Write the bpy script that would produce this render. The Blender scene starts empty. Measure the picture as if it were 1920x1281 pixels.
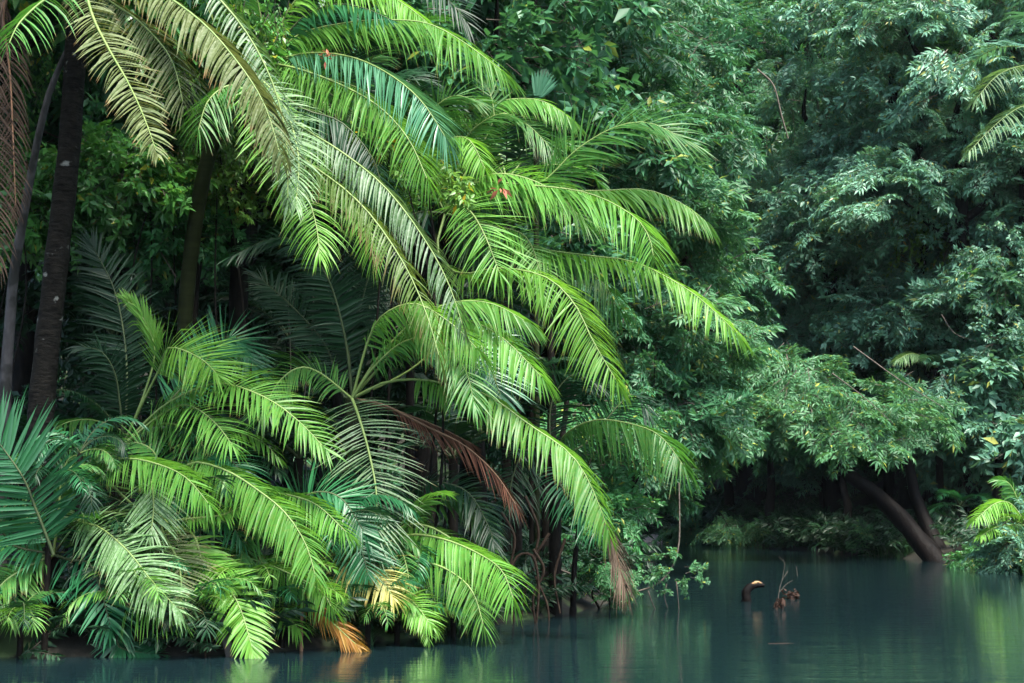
import bpy, math, random
import numpy as np
from mathutils import Vector, Matrix

# ------------------------------------------------------------------ camera, world, sun
W_PX, H_PX, F_PX, HZ = 1920.0, 1281.0, 2638.0, 940.0     # photograph size, focal length and horizon row
CAM_H = 1.6
PITCH = math.atan((HZ - H_PX / 2) / F_PX)
scn = bpy.context.scene
COL = scn.collection
cam_d = bpy.data.cameras.new("camera")
cam = bpy.data.objects.new("camera", cam_d)
COL.objects.link(cam)
cam.location = (0, 0, CAM_H)
cam.rotation_euler = (math.pi / 2 + PITCH, 0, 0)
cam_d.sensor_width = 36.0
cam_d.lens = 36.0 * F_PX / W_PX
cam_d.clip_end = 600
scn.camera = cam

SUN_EL, SUN_AZ = math.radians(62), math.radians(150)      # azimuth clockwise from +Y (away from the camera)
world = bpy.data.worlds.new("World")
scn.world = world
world.use_nodes = True
wn = world.node_tree
sky = wn.nodes.new("ShaderNodeTexSky")
sky.sky_type = 'NISHITA'
sky.sun_disc = False
sky.sun_elevation = SUN_EL
sky.sun_rotation = SUN_AZ
sky.air_density = 1.0
sky.dust_density = 2.0
bg = wn.nodes["Background"]
wn.links.new(sky.outputs[0], bg.inputs[0])
bg.inputs[1].default_value = 0.13
sun_d = bpy.data.lights.new("sun", 'SUN')
sun_d.energy = 3.5
sun_d.angle = math.radians(20)
sun_d.color = (1.0, 0.95, 0.85)
sun = bpy.data.objects.new("sun", sun_d)
COL.objects.link(sun)
sdir = Vector((math.sin(SUN_AZ) * math.cos(SUN_EL), math.cos(SUN_AZ) * math.cos(SUN_EL), math.sin(SUN_EL)))
sun.rotation_euler = sdir.to_track_quat('Z', 'Y').to_euler()
sun.location = (10, -10, 40)
scn.view_settings.view_transform = 'Standard'
scn.view_settings.look = 'None'
scn.view_settings.gamma = 1.0
scn.view_settings.exposure = 2.15
scn.view_settings.use_curve_mapping = False
cy = scn.cycles
cy.use_denoising = True
cy.max_bounces = 8
cy.diffuse_bounces = 2
cy.glossy_bounces = 3
cy.transmission_bounces = 4
cy.sample_clamp_indirect = 4.0
cy.caustics_reflective = False
cy.caustics_refractive = False

# ------------------------------------------------------------------ pixel <-> place helpers
CP, SP = math.cos(PITCH), math.sin(PITCH)


def ray(px, py):
    x = (px - W_PX / 2) / F_PX
    y = (H_PX / 2 - py) / F_PX
    return np.array([x, CP - y * SP, SP + y * CP])


def at(px, py, depth):
    """The point seen at a pixel of the photograph, at a distance along the view axis."""
    r = ray(px, py)
    r = r * (depth / r[1])
    return np.array([r[0], r[1], CAM_H + r[2]])


def on_water(px, py):
    r = ray(px, py)
    k = -CAM_H / r[2]
    return (r[0] * k, r[1] * k)


RIVER = [(-60, -60), (-60, 13)] + [on_water(*p) for p in (
    (-300, 1240), (-100, 1234), (100, 1230), (300, 1231), (450, 1226), (600, 1216), (760, 1198), (900, 1170), (1000, 1160),
    (1090, 1146), (1150, 1125), (1175, 1095), (1170, 1060), (1150, 1035), (1100, 1024), (900, 1016))]
RIVER += [(-30, 62), (-30, 66)] + [on_water(*p) for p in (
    (1100, 1008), (1180, 1012), (1250, 1017), (1330, 1020), (1440, 1028), (1560, 1036), (1680, 1046), (1760, 1053), (1850, 1064), (1920, 1077),
    (2050, 1105), (2300, 1170))] + [(16, 8), (22, -60)]
RIVER = np.array(RIVER)


def river_sd(x, y):
    """Signed distance to the water's edge: negative over the water."""
    x = np.asarray(x, float); y = np.asarray(y, float)
    d2 = np.full(x.shape, 1e18); inside = np.zeros(x.shape, bool)
    n = len(RIVER)
    for i in range(n):
        ax, ay = RIVER[i]; bx, by = RIVER[(i + 1) % n]
        ex, ey = bx - ax, by - ay
        t = np.clip(((x - ax) * ex + (y - ay) * ey) / (ex * ex + ey * ey + 1e-12), 0, 1)
        d2 = np.minimum(d2, (x - ax - t * ex) ** 2 + (y - ay - t * ey) ** 2)
        cond = (ay > y) != (by > y)
        xi = ax + (y - ay) * ex / (ey if abs(ey) > 1e-12 else 1e-12)
        inside ^= cond & (x < xi)
    d = np.sqrt(d2)
    return np.where(inside, -d, d)


def ground_z(x, y):
    x = np.asarray(x, float); y = np.asarray(y, float)
    sd = river_sd(x, y)
    far = np.clip((y - 34) / 20, 0, 1)
    bump = 0.10 * np.sin(x * 1.7 + y * 0.9) + 0.08 * np.sin(x * 0.7 - y * 2.1 + 1.3) + 0.05 * np.sin(4.1 * x + 2.3) * np.sin(3.7 * y)
    land = 0.32 * (1 - np.exp(-sd / 0.35)) + sd * (0.06 + 0.20 * far) + np.clip(sd - 8, 0, 60) * (0.05 + 0.45 * far)
    land = land + bump * np.clip(sd / 1.5, 0, 1)
    return np.where(sd > 0, np.minimum(land, 34), np.maximum(sd * 0.5, -1.2))


def gz(x, y):
    return float(ground_z(np.array([x]), np.array([y]))[0])


# ------------------------------------------------------------------ mesh helpers
def mesh_arrays(name, verts, tris=None, quads=None, tint=None, mats=(), mat_idx=None, smooth=False):
    """One mesh from numpy arrays; tint is an (n,4) colour per vertex that drives leaf variation."""
    me = bpy.data.meshes.new(name)
    verts = np.asarray(verts, np.float32).reshape(-1, 3)
    tris = np.zeros((0, 3), np.int32) if tris is None else np.asarray(tris, np.int32).reshape(-1, 3)
    quads = np.zeros((0, 4), np.int32) if quads is None else np.asarray(quads, np.int32).reshape(-1, 4)
    nt, nq = len(tris), len(quads)
    me.vertices.add(len(verts)); me.vertices.foreach_set("co", verts.ravel())
    me.loops.add(nt * 3 + nq * 4)
    me.loops.foreach_set("vertex_index", np.concatenate([tris.ravel(), quads.ravel()]))
    me.polygons.add(nt + nq)
    starts = np.concatenate([np.arange(nt) * 3, nt * 3 + np.arange(nq) * 4]).astype(np.int32)
    me.polygons.foreach_set("loop_start", starts)
    if smooth:
        me.polygons.foreach_set("use_smooth", np.ones(nt + nq, bool))
    for m in mats:
        me.materials.append(m)
    if mat_idx is not None:
        me.polygons.foreach_set("material_index", np.asarray(mat_idx, np.int32))
    if tint is not None:
        a = me.attributes.new("tint", 'FLOAT_COLOR', 'POINT')
        a.data.foreach_set("color", np.asarray(tint, np.float32).ravel())
    me.update()
    return me


def add(name, me, parent=None, kind=None, label=None, cat=None, group=None):
    o = bpy.data.objects.new(name, me)
    COL.objects.link(o)
    if parent is not None:
        o.parent = parent
    for k, v in (('kind', kind), ('label', label), ('category', cat), ('group', group)):
        if v:
            o[k] = v
    return o


def empty(name, loc, label, cat, group=None):
    o = add(name, None, None, None, label, cat, group)
    o.location = Vector(loc)
    o.empty_display_size = 0.3
    return o


def spline(P, m):
    """Catmull-Rom through the points, resampled to m points by arc length."""
    P = np.asarray(P, float)
    if len(P) == 2:
        P = np.array([P[0], (P[0] + P[1]) / 2, P[1]])
    Q = np.vstack([2 * P[0] - P[1], P, 2 * P[-1] - P[-2]])
    out = []
    for i in range(1, len(Q) - 2):
        t = np.linspace(0, 1, 14, endpoint=False)[:, None]
        a, b, c, d = Q[i - 1], Q[i], Q[i + 1], Q[i + 2]
        out.append(0.5 * ((2 * b) + (c - a) * t + (2 * a - 5 * b + 4 * c - d) * t ** 2 + (3 * b - a - 3 * c + d) * t ** 3))
    out = np.vstack(out + [P[-1:]])
    s = np.concatenate([[0], np.cumsum(np.linalg.norm(np.diff(out, axis=0), axis=1))])
    u = np.linspace(0, s[-1], m)
    return np.stack([np.interp(u, s, out[:, k]) for k in range(3)], 1), s[-1]


def unit(v):
    return v / np.maximum(np.linalg.norm(v, axis=-1, keepdims=True), 1e-9)


def tangents(P):
    return unit(np.gradient(P, axis=0))


def tube_arrays(P, R, sides=6, rng=None, rough=0.0):
    """Verts and quads of a tapering tube along the points P with radii R."""
    P = np.asarray(P, float); R = np.asarray(R, float)
    T = tangents(P)
    ref = np.where(np.abs(T[:, 2:3]) > 0.9, np.array([[1.0, 0, 0]]), np.array([[0, 0, 1.0]]))
    ref = np.array([1.0, 0.2, 0.1]) if abs(T[:, 2]).mean() > 0.7 else np.array([0, 0.15, 1.0])
    A = unit(np.cross(T, ref)); B = np.cross(T, A)
    th = np.linspace(0, 2 * math.pi, sides, endpoint=False)
    r = R[:, None] * np.ones((1, sides))
    if rng is not None and rough:
        r = r * (1 + rough * rng.standard_normal(r.shape))
    V = P[:, None] + r[..., None] * (np.cos(th)[None, :, None] * A[:, None] + np.sin(th)[None, :, None] * B[:, None])
    n = len(P)
    i = np.arange(n - 1)[:, None] * sides; j = np.arange(sides)[None]; j2 = (j + 1) % sides
    q = np.stack([i + j, i + j2, i + sides + j2, i + sides + j], -1).reshape(-1, 4)
    return V.reshape(-1, 3), q


def join(parts):
    """Join (verts, faces) pairs into one."""
    V, Q, k = [], [], 0
    for v, q in parts:
        V.append(v); Q.append(q + k); k += len(v)
    return np.vstack(V), np.vstack(Q)


# ------------------------------------------------------------------ materials
def new_mat(name):
    m = bpy.data.materials.new(name)
    m.use_nodes = True
    nt = m.node_tree
    for n in list(nt.nodes):
        nt.nodes.remove(n)
    out = nt.nodes.new("ShaderNodeOutputMaterial")
    return m, nt, out


def N(nt, kind, **kw):
    n = nt.nodes.new(kind)
    for k, v in kw.items():
        if k in n.inputs.keys():
            n.inputs[k].default_value = v
        else:
            setattr(n, k, v)
    return n


def mixc(nt, fac, a, b):
    n = nt.nodes.new("ShaderNodeMix"); n.data_type = 'RGBA'
    for sock, v in ((n.inputs[0], fac), (n.inputs[6], a), (n.inputs[7], b)):
        if hasattr(v, 'is_output'):
            nt.links.new(v, sock)
        elif isinstance(v, tuple):
            sock.default_value = v if len(v) == 4 else (*v, 1)
        else:
            sock.default_value = v
    return n.outputs[2]


def mrange(nt, v, a, b, c=0.0, d=1.0):
    n = nt.nodes.new("ShaderNodeMapRange"); n.clamp = True
    nt.links.new(v, n.inputs[0])
    n.inputs[1].default_value = a; n.inputs[2].default_value = b; n.inputs[3].default_value = c; n.inputs[4].default_value = d
    return n.outputs[0]


def mul(nt, a, b):
    n = nt.nodes.new("ShaderNodeMath"); n.operation = 'MULTIPLY'
    nt.links.new(a, n.inputs[0])
    if hasattr(b, 'is_output'):
        nt.links.new(b, n.inputs[1])
    else:
        n.inputs[1].default_value = b
    return n.outputs[0]


def leaf_mat(name, ca, cb, trans=0.3, rough=0.42, spec=0.5, tip=None, tip_from=0.8, odd=None, odd_at=0.97, speck=None, speck_amt=0.5, tc=None, fvar=0.6):
    """A leaf: tint.r = per-leaf random, tint.g = along the leaf, tint.b = per-frond random."""
    m, nt, out = new_mat(name)
    at_ = N(nt, "ShaderNodeAttribute", attribute_name="tint")
    sep = nt.nodes.new("ShaderNodeSeparateColor"); nt.links.new(at_.outputs["Color"], sep.inputs[0])
    col = mixc(nt, sep.outputs[0], ca, cb)
    tco = nt.nodes.new("ShaderNodeTexCoord")
    nz = N(nt, "ShaderNodeTexNoise", Scale=2.3, Detail=3.0)
    nt.links.new(tco.outputs["Object"], nz.inputs["Vector"])
    col = mixc(nt, mrange(nt, nz.outputs[0], 0.35, 0.7, 0, 0.45), col, tuple(c * 0.62 for c in ca))
    if fvar:
        col = mixc(nt, mul(nt, sep.outputs[2], fvar), col, tuple(c * 0.42 for c in ca))
    if speck:
        n2 = N(nt, "ShaderNodeTexNoise", Scale=30.0, Detail=4.0, Roughness=0.7)
        nt.links.new(tco.outputs["Object"], n2.inputs["Vector"])
        col = mixc(nt, mrange(nt, n2.outputs[0], 0.48, 0.66, 0, speck_amt), col, speck)
    if tip:
        n3 = N(nt, "ShaderNodeTexNoise", Scale=5.0, Detail=2.0)
        nt.links.new(tco.outputs["Object"], n3.inputs["Vector"])
        f = mul(nt, mrange(nt, sep.outputs[1], tip_from, 1.0), mrange(nt, n3.outputs[0], 0.4, 0.6))
        col = mixc(nt, f, col, tip)
    if odd:
        col = mixc(nt, mrange(nt, sep.outputs[0], odd_at, odd_at + 0.01), col, odd)
    p = N(nt, "ShaderNodeBsdfPrincipled")
    p.inputs["Roughness"].default_value = rough
    p.inputs["Specular IOR Level"].default_value = spec
    nt.links.new(col, p.inputs["Base Color"])
    t = nt.nodes.new("ShaderNodeBsdfTranslucent")
    tcol = mixc(nt, 0.5, col, tc or tuple(min(1, c * k) for c, k in zip(cb, (1.6, 1.5, 0.6))))
    nt.links.new(tcol, t.inputs[0])
    mx = N(nt, "ShaderNodeMixShader"); mx.inputs[0].default_value = trans
    nt.links.new(p.outputs[0], mx.inputs[1]); nt.links.new(t.outputs[0], mx.inputs[2])
    nt.links.new(mx.outputs[0], out.inputs[0])
    return m


def rough_mat(name, ca, cb, scale=6.0, rough=0.9, stretch=(1, 1, 1), patch=None, patch_scale=3.0, patch_at=0.62, bump=0.4, spec=0.3):
    m, nt, out = new_mat(name)
    tco = nt.nodes.new("ShaderNodeTexCoord")
    mp = N(nt, "ShaderNodeMapping"); mp.inputs["Scale"].default_value = stretch
    nt.links.new(tco.outputs["Object"], mp.inputs[0])
    nz = N(nt, "ShaderNodeTexNoise", Scale=scale, Detail=6.0, Roughness=0.65)
    nt.links.new(mp.outputs[0], nz.inputs["Vector"])
    col = mixc(nt, mrange(nt, nz.outputs[0], 0.35, 0.65), ca, cb)
    if patch:
        n2 = N(nt, "ShaderNodeTexNoise", Scale=patch_scale, Detail=3.0)
        nt.links.new(tco.outputs["Object"], n2.inputs["Vector"])
        col = mixc(nt, mrange(nt, n2.outputs[0], patch_at, patch_at + 0.05), col, patch)
    p = N(nt, "ShaderNodeBsdfPrincipled"); p.inputs["Roughness"].default_value = rough
    p.inputs["Specular IOR Level"].default_value = spec
    nt.links.new(col, p.inputs["Base Color"])
    b = N(nt, "ShaderNodeBump"); b.inputs["Strength"].default_value = bump; b.inputs["Distance"].default_value = 0.03
    nt.links.new(nz.outputs[0], b.inputs["Height"]); nt.links.new(b.outputs[0], p.inputs["Normal"])
    nt.links.new(p.outputs[0], out.inputs[0])
    return m


BROWN_TIP = (0.16, 0.075, 0.03)
M = {
    'fresh': leaf_mat("palm_leaf_fresh", (0.066, 0.230, 0.034), (0.140, 0.360, 0.060), 0.36, 0.47, 0.38, BROWN_TIP, 0.84, None, 1, (0.17, 0.17, 0.035), 0.4),
    'lime': leaf_mat("palm_leaf_lime", (0.085, 0.265, 0.032), (0.165, 0.385, 0.060), 0.40, 0.47, 0.38, BROWN_TIP, 0.84, None, 1, (0.17, 0.17, 0.035), 0.4),
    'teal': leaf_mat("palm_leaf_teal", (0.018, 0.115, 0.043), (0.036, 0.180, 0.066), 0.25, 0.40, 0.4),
    'blue': leaf_mat("palm_leaf_sheen_blue", (0.045, 0.170, 0.090), (0.090, 0.240, 0.130), 0.25, 0.36, 0.6),  # bluish sheen on the fronds is put into the leaf colour
    'dark': leaf_mat("palm_leaf_shade_dark", (0.006, 0.036, 0.014), (0.013, 0.060, 0.021), 0.22, 0.48, 0.3),  # green darkened so the interior's shade sits in the colour
    'mid': leaf_mat("palm_leaf_mid_green", (0.034, 0.155, 0.030), (0.068, 0.235, 0.044), 0.32, 0.47, 0.38, BROWN_TIP, 0.84, None, 1, (0.17, 0.17, 0.035), 0.4),
    'olive': leaf_mat("palm_leaf_olive_lichened", (0.066, 0.100, 0.028), (0.115, 0.145, 0.050), 0.25, 0.6, 0.3, (0.2, 0.10, 0.04), 0.7, None, 1, (0.21, 0.24, 0.14), 0.55),
    'pale': leaf_mat("palm_leaf_pale_lichened", (0.075, 0.180, 0.055), (0.130, 0.250, 0.090), 0.3, 0.55, 0.4, BROWN_TIP, 0.85, None, 1, (0.30, 0.40, 0.27), 0.5),
    'sage': leaf_mat("palm_leaf_sage", (0.048, 0.115, 0.040), (0.090, 0.170, 0.065), 0.25, 0.5, 0.4, BROWN_TIP, 0.85, None, 1, (0.20, 0.27, 0.19), 0.55),
    'moss': leaf_mat("palm_leaf_moss_brown_tipped", (0.075, 0.160, 0.028), (0.135, 0.215, 0.050), 0.3, 0.5, 0.4, (0.16, 0.07, 0.035), 0.45, None, 1, (0.22, 0.25, 0.14), 0.45),
    'yellow': leaf_mat("palm_leaf_yellowing", (0.40, 0.39, 0.12), (0.54, 0.52, 0.20), 0.35, 0.5, 0.3, (0.3, 0.13, 0.03), 0.8),
    'orange': leaf_mat("palm_leaf_orange_dying", (0.24, 0.105, 0.02), (0.38, 0.24, 0.05), 0.3, 0.55, 0.3, (0.16, 0.06, 0.02), 0.5),
    'dead': leaf_mat("palm_leaf_dead_brown", (0.085, 0.034, 0.021), (0.16, 0.070, 0.042), 0.1, 0.8, 0.15, tc=(0.2, 0.09, 0.04)),
    'dead_dark': leaf_mat("palm_leaf_dead_dark", (0.026, 0.016, 0.011), (0.065, 0.042, 0.028), 0.1, 0.8, 0.15, tc=(0.1, 0.05, 0.03)),
    'straw': leaf_mat("palm_leaf_dead_straw", (0.16, 0.115, 0.08), (0.27, 0.20, 0.145), 0.1, 0.8, 0.15, tc=(0.25, 0.16, 0.09)),
    'rachis': rough_mat("palm_midrib", (0.10, 0.16, 0.04), (0.16, 0.22, 0.07), 4, 0.5, bump=0.1),
    'rachis_dark': rough_mat("palm_midrib_dark", (0.02, 0.035, 0.012), (0.05, 0.07, 0.025), 4, 0.6, bump=0.1),
    'rachis_dead': rough_mat("palm_midrib_dead", (0.10, 0.055, 0.03), (0.18, 0.10, 0.06), 4, 0.8, bump=0.2),
    'bark': rough_mat("bark_wet_shade_dark", (0.002, 0.002, 0.0017), (0.012, 0.010, 0.008), 9, 0.8, (1, 1, 0.35), (0.20, 0.22, 0.20), 2.2, 0.70, 0.8, spec=0.08),  # wet bark, with the shade under the overhang put into its colour
    'bark_ring': rough_mat("palm_trunk_ringed", (0.0015, 0.0015, 0.0012), (0.010, 0.009, 0.007), 9, 0.75, (0.9, 0.9, 2.5), (0.10, 0.105, 0.095), 6.5, 0.66, 0.9, spec=0.08),
    'bark_grey': rough_mat("bark_grey", (0.025, 0.023, 0.023), (0.075, 0.07, 0.07), 7, 0.85, (1, 1, 0.4), (0.02, 0.02, 0.018), 2.5, 0.52, 0.6),
    'bark_green': rough_mat("palm_trunk_green", (0.006, 0.009, 0.003), (0.015, 0.020, 0.007), 3, 0.6, (0.5, 0.5, 5), None, 1, 1, 0.3, spec=0.08),
    'twig': rough_mat("twig_bark", (0.05, 0.042, 0.034), (0.12, 0.10, 0.08), 9, 0.85),
    'root': rough_mat("root_bark", (0.014, 0.009, 0.007), (0.04, 0.028, 0.02), 9, 0.85, spec=0.08),
    'soil': rough_mat("bank_soil", (0.006, 0.006, 0.004), (0.014, 0.013, 0.008), 2.5, 0.95, (1, 1, 1), (0.028, 0.05, 0.016), 0.8, 0.55, 0.8),
    'sand': rough_mat("sandbar", (0.22, 0.18, 0.15), (0.36, 0.31, 0.27), 8, 0.9, bump=0.3),
    'wood': rough_mat("snag_wood", (0.0012, 0.001, 0.001), (0.005, 0.0035, 0.003), 9, 0.6, (1, 1, 0.4), None, 1, 1, 0.9, spec=0.08),
    'wood_dry': rough_mat("snag_dry_wood", (0.16, 0.09, 0.04), (0.34, 0.22, 0.11), 14, 0.8, (1, 1, 1), (0.02, 0.012, 0.01), 9, 0.55, 0.9),
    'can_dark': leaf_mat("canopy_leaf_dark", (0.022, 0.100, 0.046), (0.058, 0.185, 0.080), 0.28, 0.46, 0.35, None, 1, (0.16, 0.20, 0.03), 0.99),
    'can_shade': leaf_mat("understory_leaf_shade", (0.006, 0.028, 0.012), (0.016, 0.058, 0.022), 0.2, 0.5, 0.3),  # shade under the trees is painted into this leaf colour
    'deep': leaf_mat("palm_leaf_shade_deep", (0.006, 0.030, 0.012), (0.013, 0.052, 0.020), 0.2, 0.5, 0.3),  # albedo lowered to stand in for shade on interior fronds
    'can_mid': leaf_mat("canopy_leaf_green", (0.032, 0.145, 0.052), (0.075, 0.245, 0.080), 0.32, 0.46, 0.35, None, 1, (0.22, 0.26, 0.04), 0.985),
    'can_lit': leaf_mat("canopy_leaf_lit", (0.038, 0.135, 0.058), (0.085, 0.225, 0.095), 0.36, 0.48, 0.3, None, 1, (0.26, 0.30, 0.05), 0.985),  # raised albedo stands in for light on sprays and waterline bushes
    'can_blue': leaf_mat("canopy_leaf_haze_blue", (0.064, 0.178, 0.118), (0.135, 0.305, 0.195), 0.28, 0.42, 0.4, None, 1, (0.24, 0.26, 0.06), 0.985),  # pale blue of the haze is mixed into the leaf colour
    'broad': leaf_mat("broad_leaf_green", (0.045, 0.175, 0.040), (0.100, 0.280, 0.062), 0.34, 0.34, 0.55, None, 1, (0.30, 0.30, 0.03), 0.97),
    'broad_lime': leaf_mat("broad_leaf_lime", (0.10, 0.24, 0.045), (0.18, 0.34, 0.07), 0.38, 0.4, 0.45, None, 1, (0.60, 0.36, 0.02), 0.955),
    'vine': leaf_mat("vine_leaf", (0.065, 0.165, 0.030), (0.13, 0.26, 0.045), 0.36, 0.4, 0.45, None, 1, (0.30, 0.20, 0.04), 0.97),
    'grass': leaf_mat("grass_blade", (0.016, 0.060, 0.022), (0.04, 0.12, 0.035), 0.3, 0.5, 0.35),
    'litter': leaf_mat("dead_leaf", (0.022, 0.012, 0.009), (0.060, 0.034, 0.024), 0.1, 0.8, 0.15, tc=(0.2, 0.1, 0.05)),
    'red': leaf_mat("dead_leaf_red", (0.30, 0.09, 0.05), (0.42, 0.17, 0.09), 0.2, 0.6, 0.25, tc=(0.4, 0.15, 0.08)),
    'gold': leaf_mat("leaf_gold", (0.62, 0.36, 0.02), (0.70, 0.46, 0.04), 0.3, 0.5, 0.3, tc=(0.7, 0.4, 0.03)),
}

# water: silty teal body under a smooth, faintly rippled surface
wm, nt, out = new_mat("river_water")
tco = nt.nodes.new("ShaderNodeTexCoord")
mp = N(nt, "ShaderNodeMapping"); mp.inputs["Scale"].default_value = (0.55, 3.2, 1)
nt.links.new(tco.outputs["Object"], mp.inputs[0])
nz = N(nt, "ShaderNodeTexNoise", Scale=2.4, Detail=4.0, Roughness=0.6)
nt.links.new(mp.outputs[0], nz.inputs["Vector"])
mp2 = N(nt, "ShaderNodeMapping"); mp2.inputs["Scale"].default_value = (0.05, 1.1, 1)
nt.links.new(tco.outputs["Object"], mp2.inputs[0])
nz2 = N(nt, "ShaderNodeTexNoise", Scale=1.3, Detail=5.0, Roughness=0.65)
nt.links.new(mp2.outputs[0], nz2.inputs["Vector"])
p = N(nt, "ShaderNodeBsdfPrincipled")
p.inputs["Base Color"].default_value = (0.0045, 0.0125, 0.0145, 1)
p.inputs["IOR"].default_value = 1.33
nt.links.new(mrange(nt, nz2.outputs[0], 0.45, 0.75, 0.01, 0.07), p.inputs["Roughness"])
b1 = N(nt, "ShaderNodeBump"); b1.inputs["Strength"].default_value = 0.08; b1.inputs["Distance"].default_value = 0.05
nt.links.new(nz.outputs[0], b1.inputs["Height"])
b2 = N(nt, "ShaderNodeBump"); b2.inputs["Strength"].default_value = 0.10; b2.inputs["Distance"].default_value = 0.08
nt.links.new(nz2.outputs[0], b2.inputs["Height"]); nt.links.new(b1.outputs[0], b2.inputs["Normal"])
nt.links.new(b2.outputs[0], p.inputs["Normal"])
nt.links.new(p.outputs[0], out.inputs[0])
M['water'] = wm

# ------------------------------------------------------------------ the setting: ground, water
xs = np.arange(-70, 70.1, 0.8); ys = np.arange(-20, 140.1, 0.8)
GX, GY = np.meshgrid(xs, ys, indexing='xy')
GZ = ground_z(GX, GY)
nx, ny = len(xs), len(ys)
ii = (np.arange(ny - 1)[:, None] * nx + np.arange(nx - 1)[None]).ravel()
add("ground", mesh_arrays("ground", np.stack([GX, GY, GZ], -1), quads=np.stack([ii, ii + 1, ii + nx + 1, ii + nx], -1), mats=[M['soil']], smooth=True), kind="structure")
add("river_water", mesh_arrays("river_water", [(-200, -120, 0), (200, -120, 0), (200, 120, 0), (-200, 120, 0)], quads=[(0, 1, 2, 3)], mats=[M['water']]), kind="structure")

# ------------------------------------------------------------------ palms
TOCAM_UP = np.array([0.0, -0.85, 0.5])


def frond_arrays(P, L, n, rng, bare=0.1, width=0.05, droop=0.9, vee=0.25, a0=74, a1=42, face=0.25, roll=0.0, ragged=0.2, lo=0.45, missing=0.05, nst=5):
    """Leaflets of one pinnate frond: verts (k,15,3), tint (k,15,4); the path P runs from the petiole to the tip."""
    C, length = spline(P, 40)
    T = tangents(C)
    n0 = unit(np.array([0, 0, 1.0]) * (1 - face) + TOCAM_UP * face)
    if roll:
        n0 = np.array(Matrix.Rotation(roll, 3, Vector(T[12])) @ Vector(n0))
    Nn = unit(n0 - T * (T @ n0)[:, None])
    S = np.cross(T, Nn)
    sides = []
    u = np.linspace(0, 1, n)
    for side in (-1, 1):
        v = np.clip(u + rng.normal(0, 0.25 / n, n), 0, 1)
        keep = rng.random(n) > missing
        v = v[keep]
        k = len(v)
        s = bare + (1 - bare) * v
        idx = s * 39
        f = lambda A: np.stack([np.interp(idx, np.arange(40), A[:, c]) for c in range(3)], 1)
        pos, t, nn, sd = f(C), unit(f(T)), unit(f(Nn)), unit(f(S))
        prof = (lo + (1 - lo) * np.sin(math.pi * np.clip(0.12 + v * 0.62, 0, 1))) * (1 - 0.45 * v ** 3)
        ln = L * prof * (1 + ragged * rng.standard_normal(k) * 0.5)
        wob = 5 * np.sin(v * rng.uniform(9, 22) + rng.random() * 6.28)
        ang = np.radians(wob + a0 + (a1 - a0) * v ** 1.15 - (a1 - 10) * np.clip((v - 0.8) / 0.2, 0, 1) ** 2 + rng.normal(0, 4, k))
        d0 = unit(t * np.cos(ang)[:, None] + sd * (side * np.sin(ang))[:, None] + nn * (vee * (1 - 0.4 * v) + rng.normal(0, 0.06, k))[:, None])
        ss = np.linspace(0, 1, nst)
        dr = droop * (1 + 0.25 * rng.standard_normal(k)) + 1.8 * (rng.random(k) < 0.05)
        g = np.array([0, 0, -1.0])
        pts = [pos]; dirs = []
        for q in range(nst):
            d = unit(d0 + g * (dr[:, None] * ss[q] ** 1.3))
            dirs.append(d)
            if q < nst - 1:
                pts.append(pts[-1] + d * (ln / (nst - 1))[:, None])
        pts = np.stack(pts, 1); dirs = np.stack(dirs, 1)
        wv = unit(t[:, None] - dirs * np.sum(t[:, None] * dirs, -1, keepdims=True))
        nv = np.cross(dirs, wv) * side
        tw = rng.normal(0.35, 0.22, k)[:, None, None]
        wv2 = wv * np.cos(tw) + nv * np.sin(tw)
        nv = np.cross(dirs, wv2) * side
        wp = np.interp(ss, [0, .25, .5, .75, 1], [0.45, 1.0, 0.86, 0.50, 0.03])
        w = (width * 0.5 * (0.65 + 0.35 * prof) * (1 + 0.12 * rng.standard_normal(k)))[:, None] * wp
        left = pts - wv2 * w[..., None] + nv * (0.30 * w)[..., None]
        right = pts + wv2 * w[..., None] + nv * (0.30 * w)[..., None]
        V = np.stack([left, pts, right], 2).reshape(k, 3 * nst, 3)
        ti = np.zeros((k, 3 * nst, 4)); ti[..., 3] = 1
        ti[..., 0] = rng.random(k)[:, None]
        ti[..., 1] = np.repeat(ss, 3)[None]
        sides.append((V, ti))
    V = np.concatenate([a for a, _ in sides]); ti = np.concatenate([b for _, b in sides])
    ti[..., 2] = rng.random()
    return C, V, ti


_q = []
for r_ in range(4):
    for c_ in range(2):
        a_ = r_ * 3 + c_
        _q.append((a_, a_ + 1, a_ + 4, a_ + 3))
LEAFLET_Q = np.array(_q)


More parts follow.
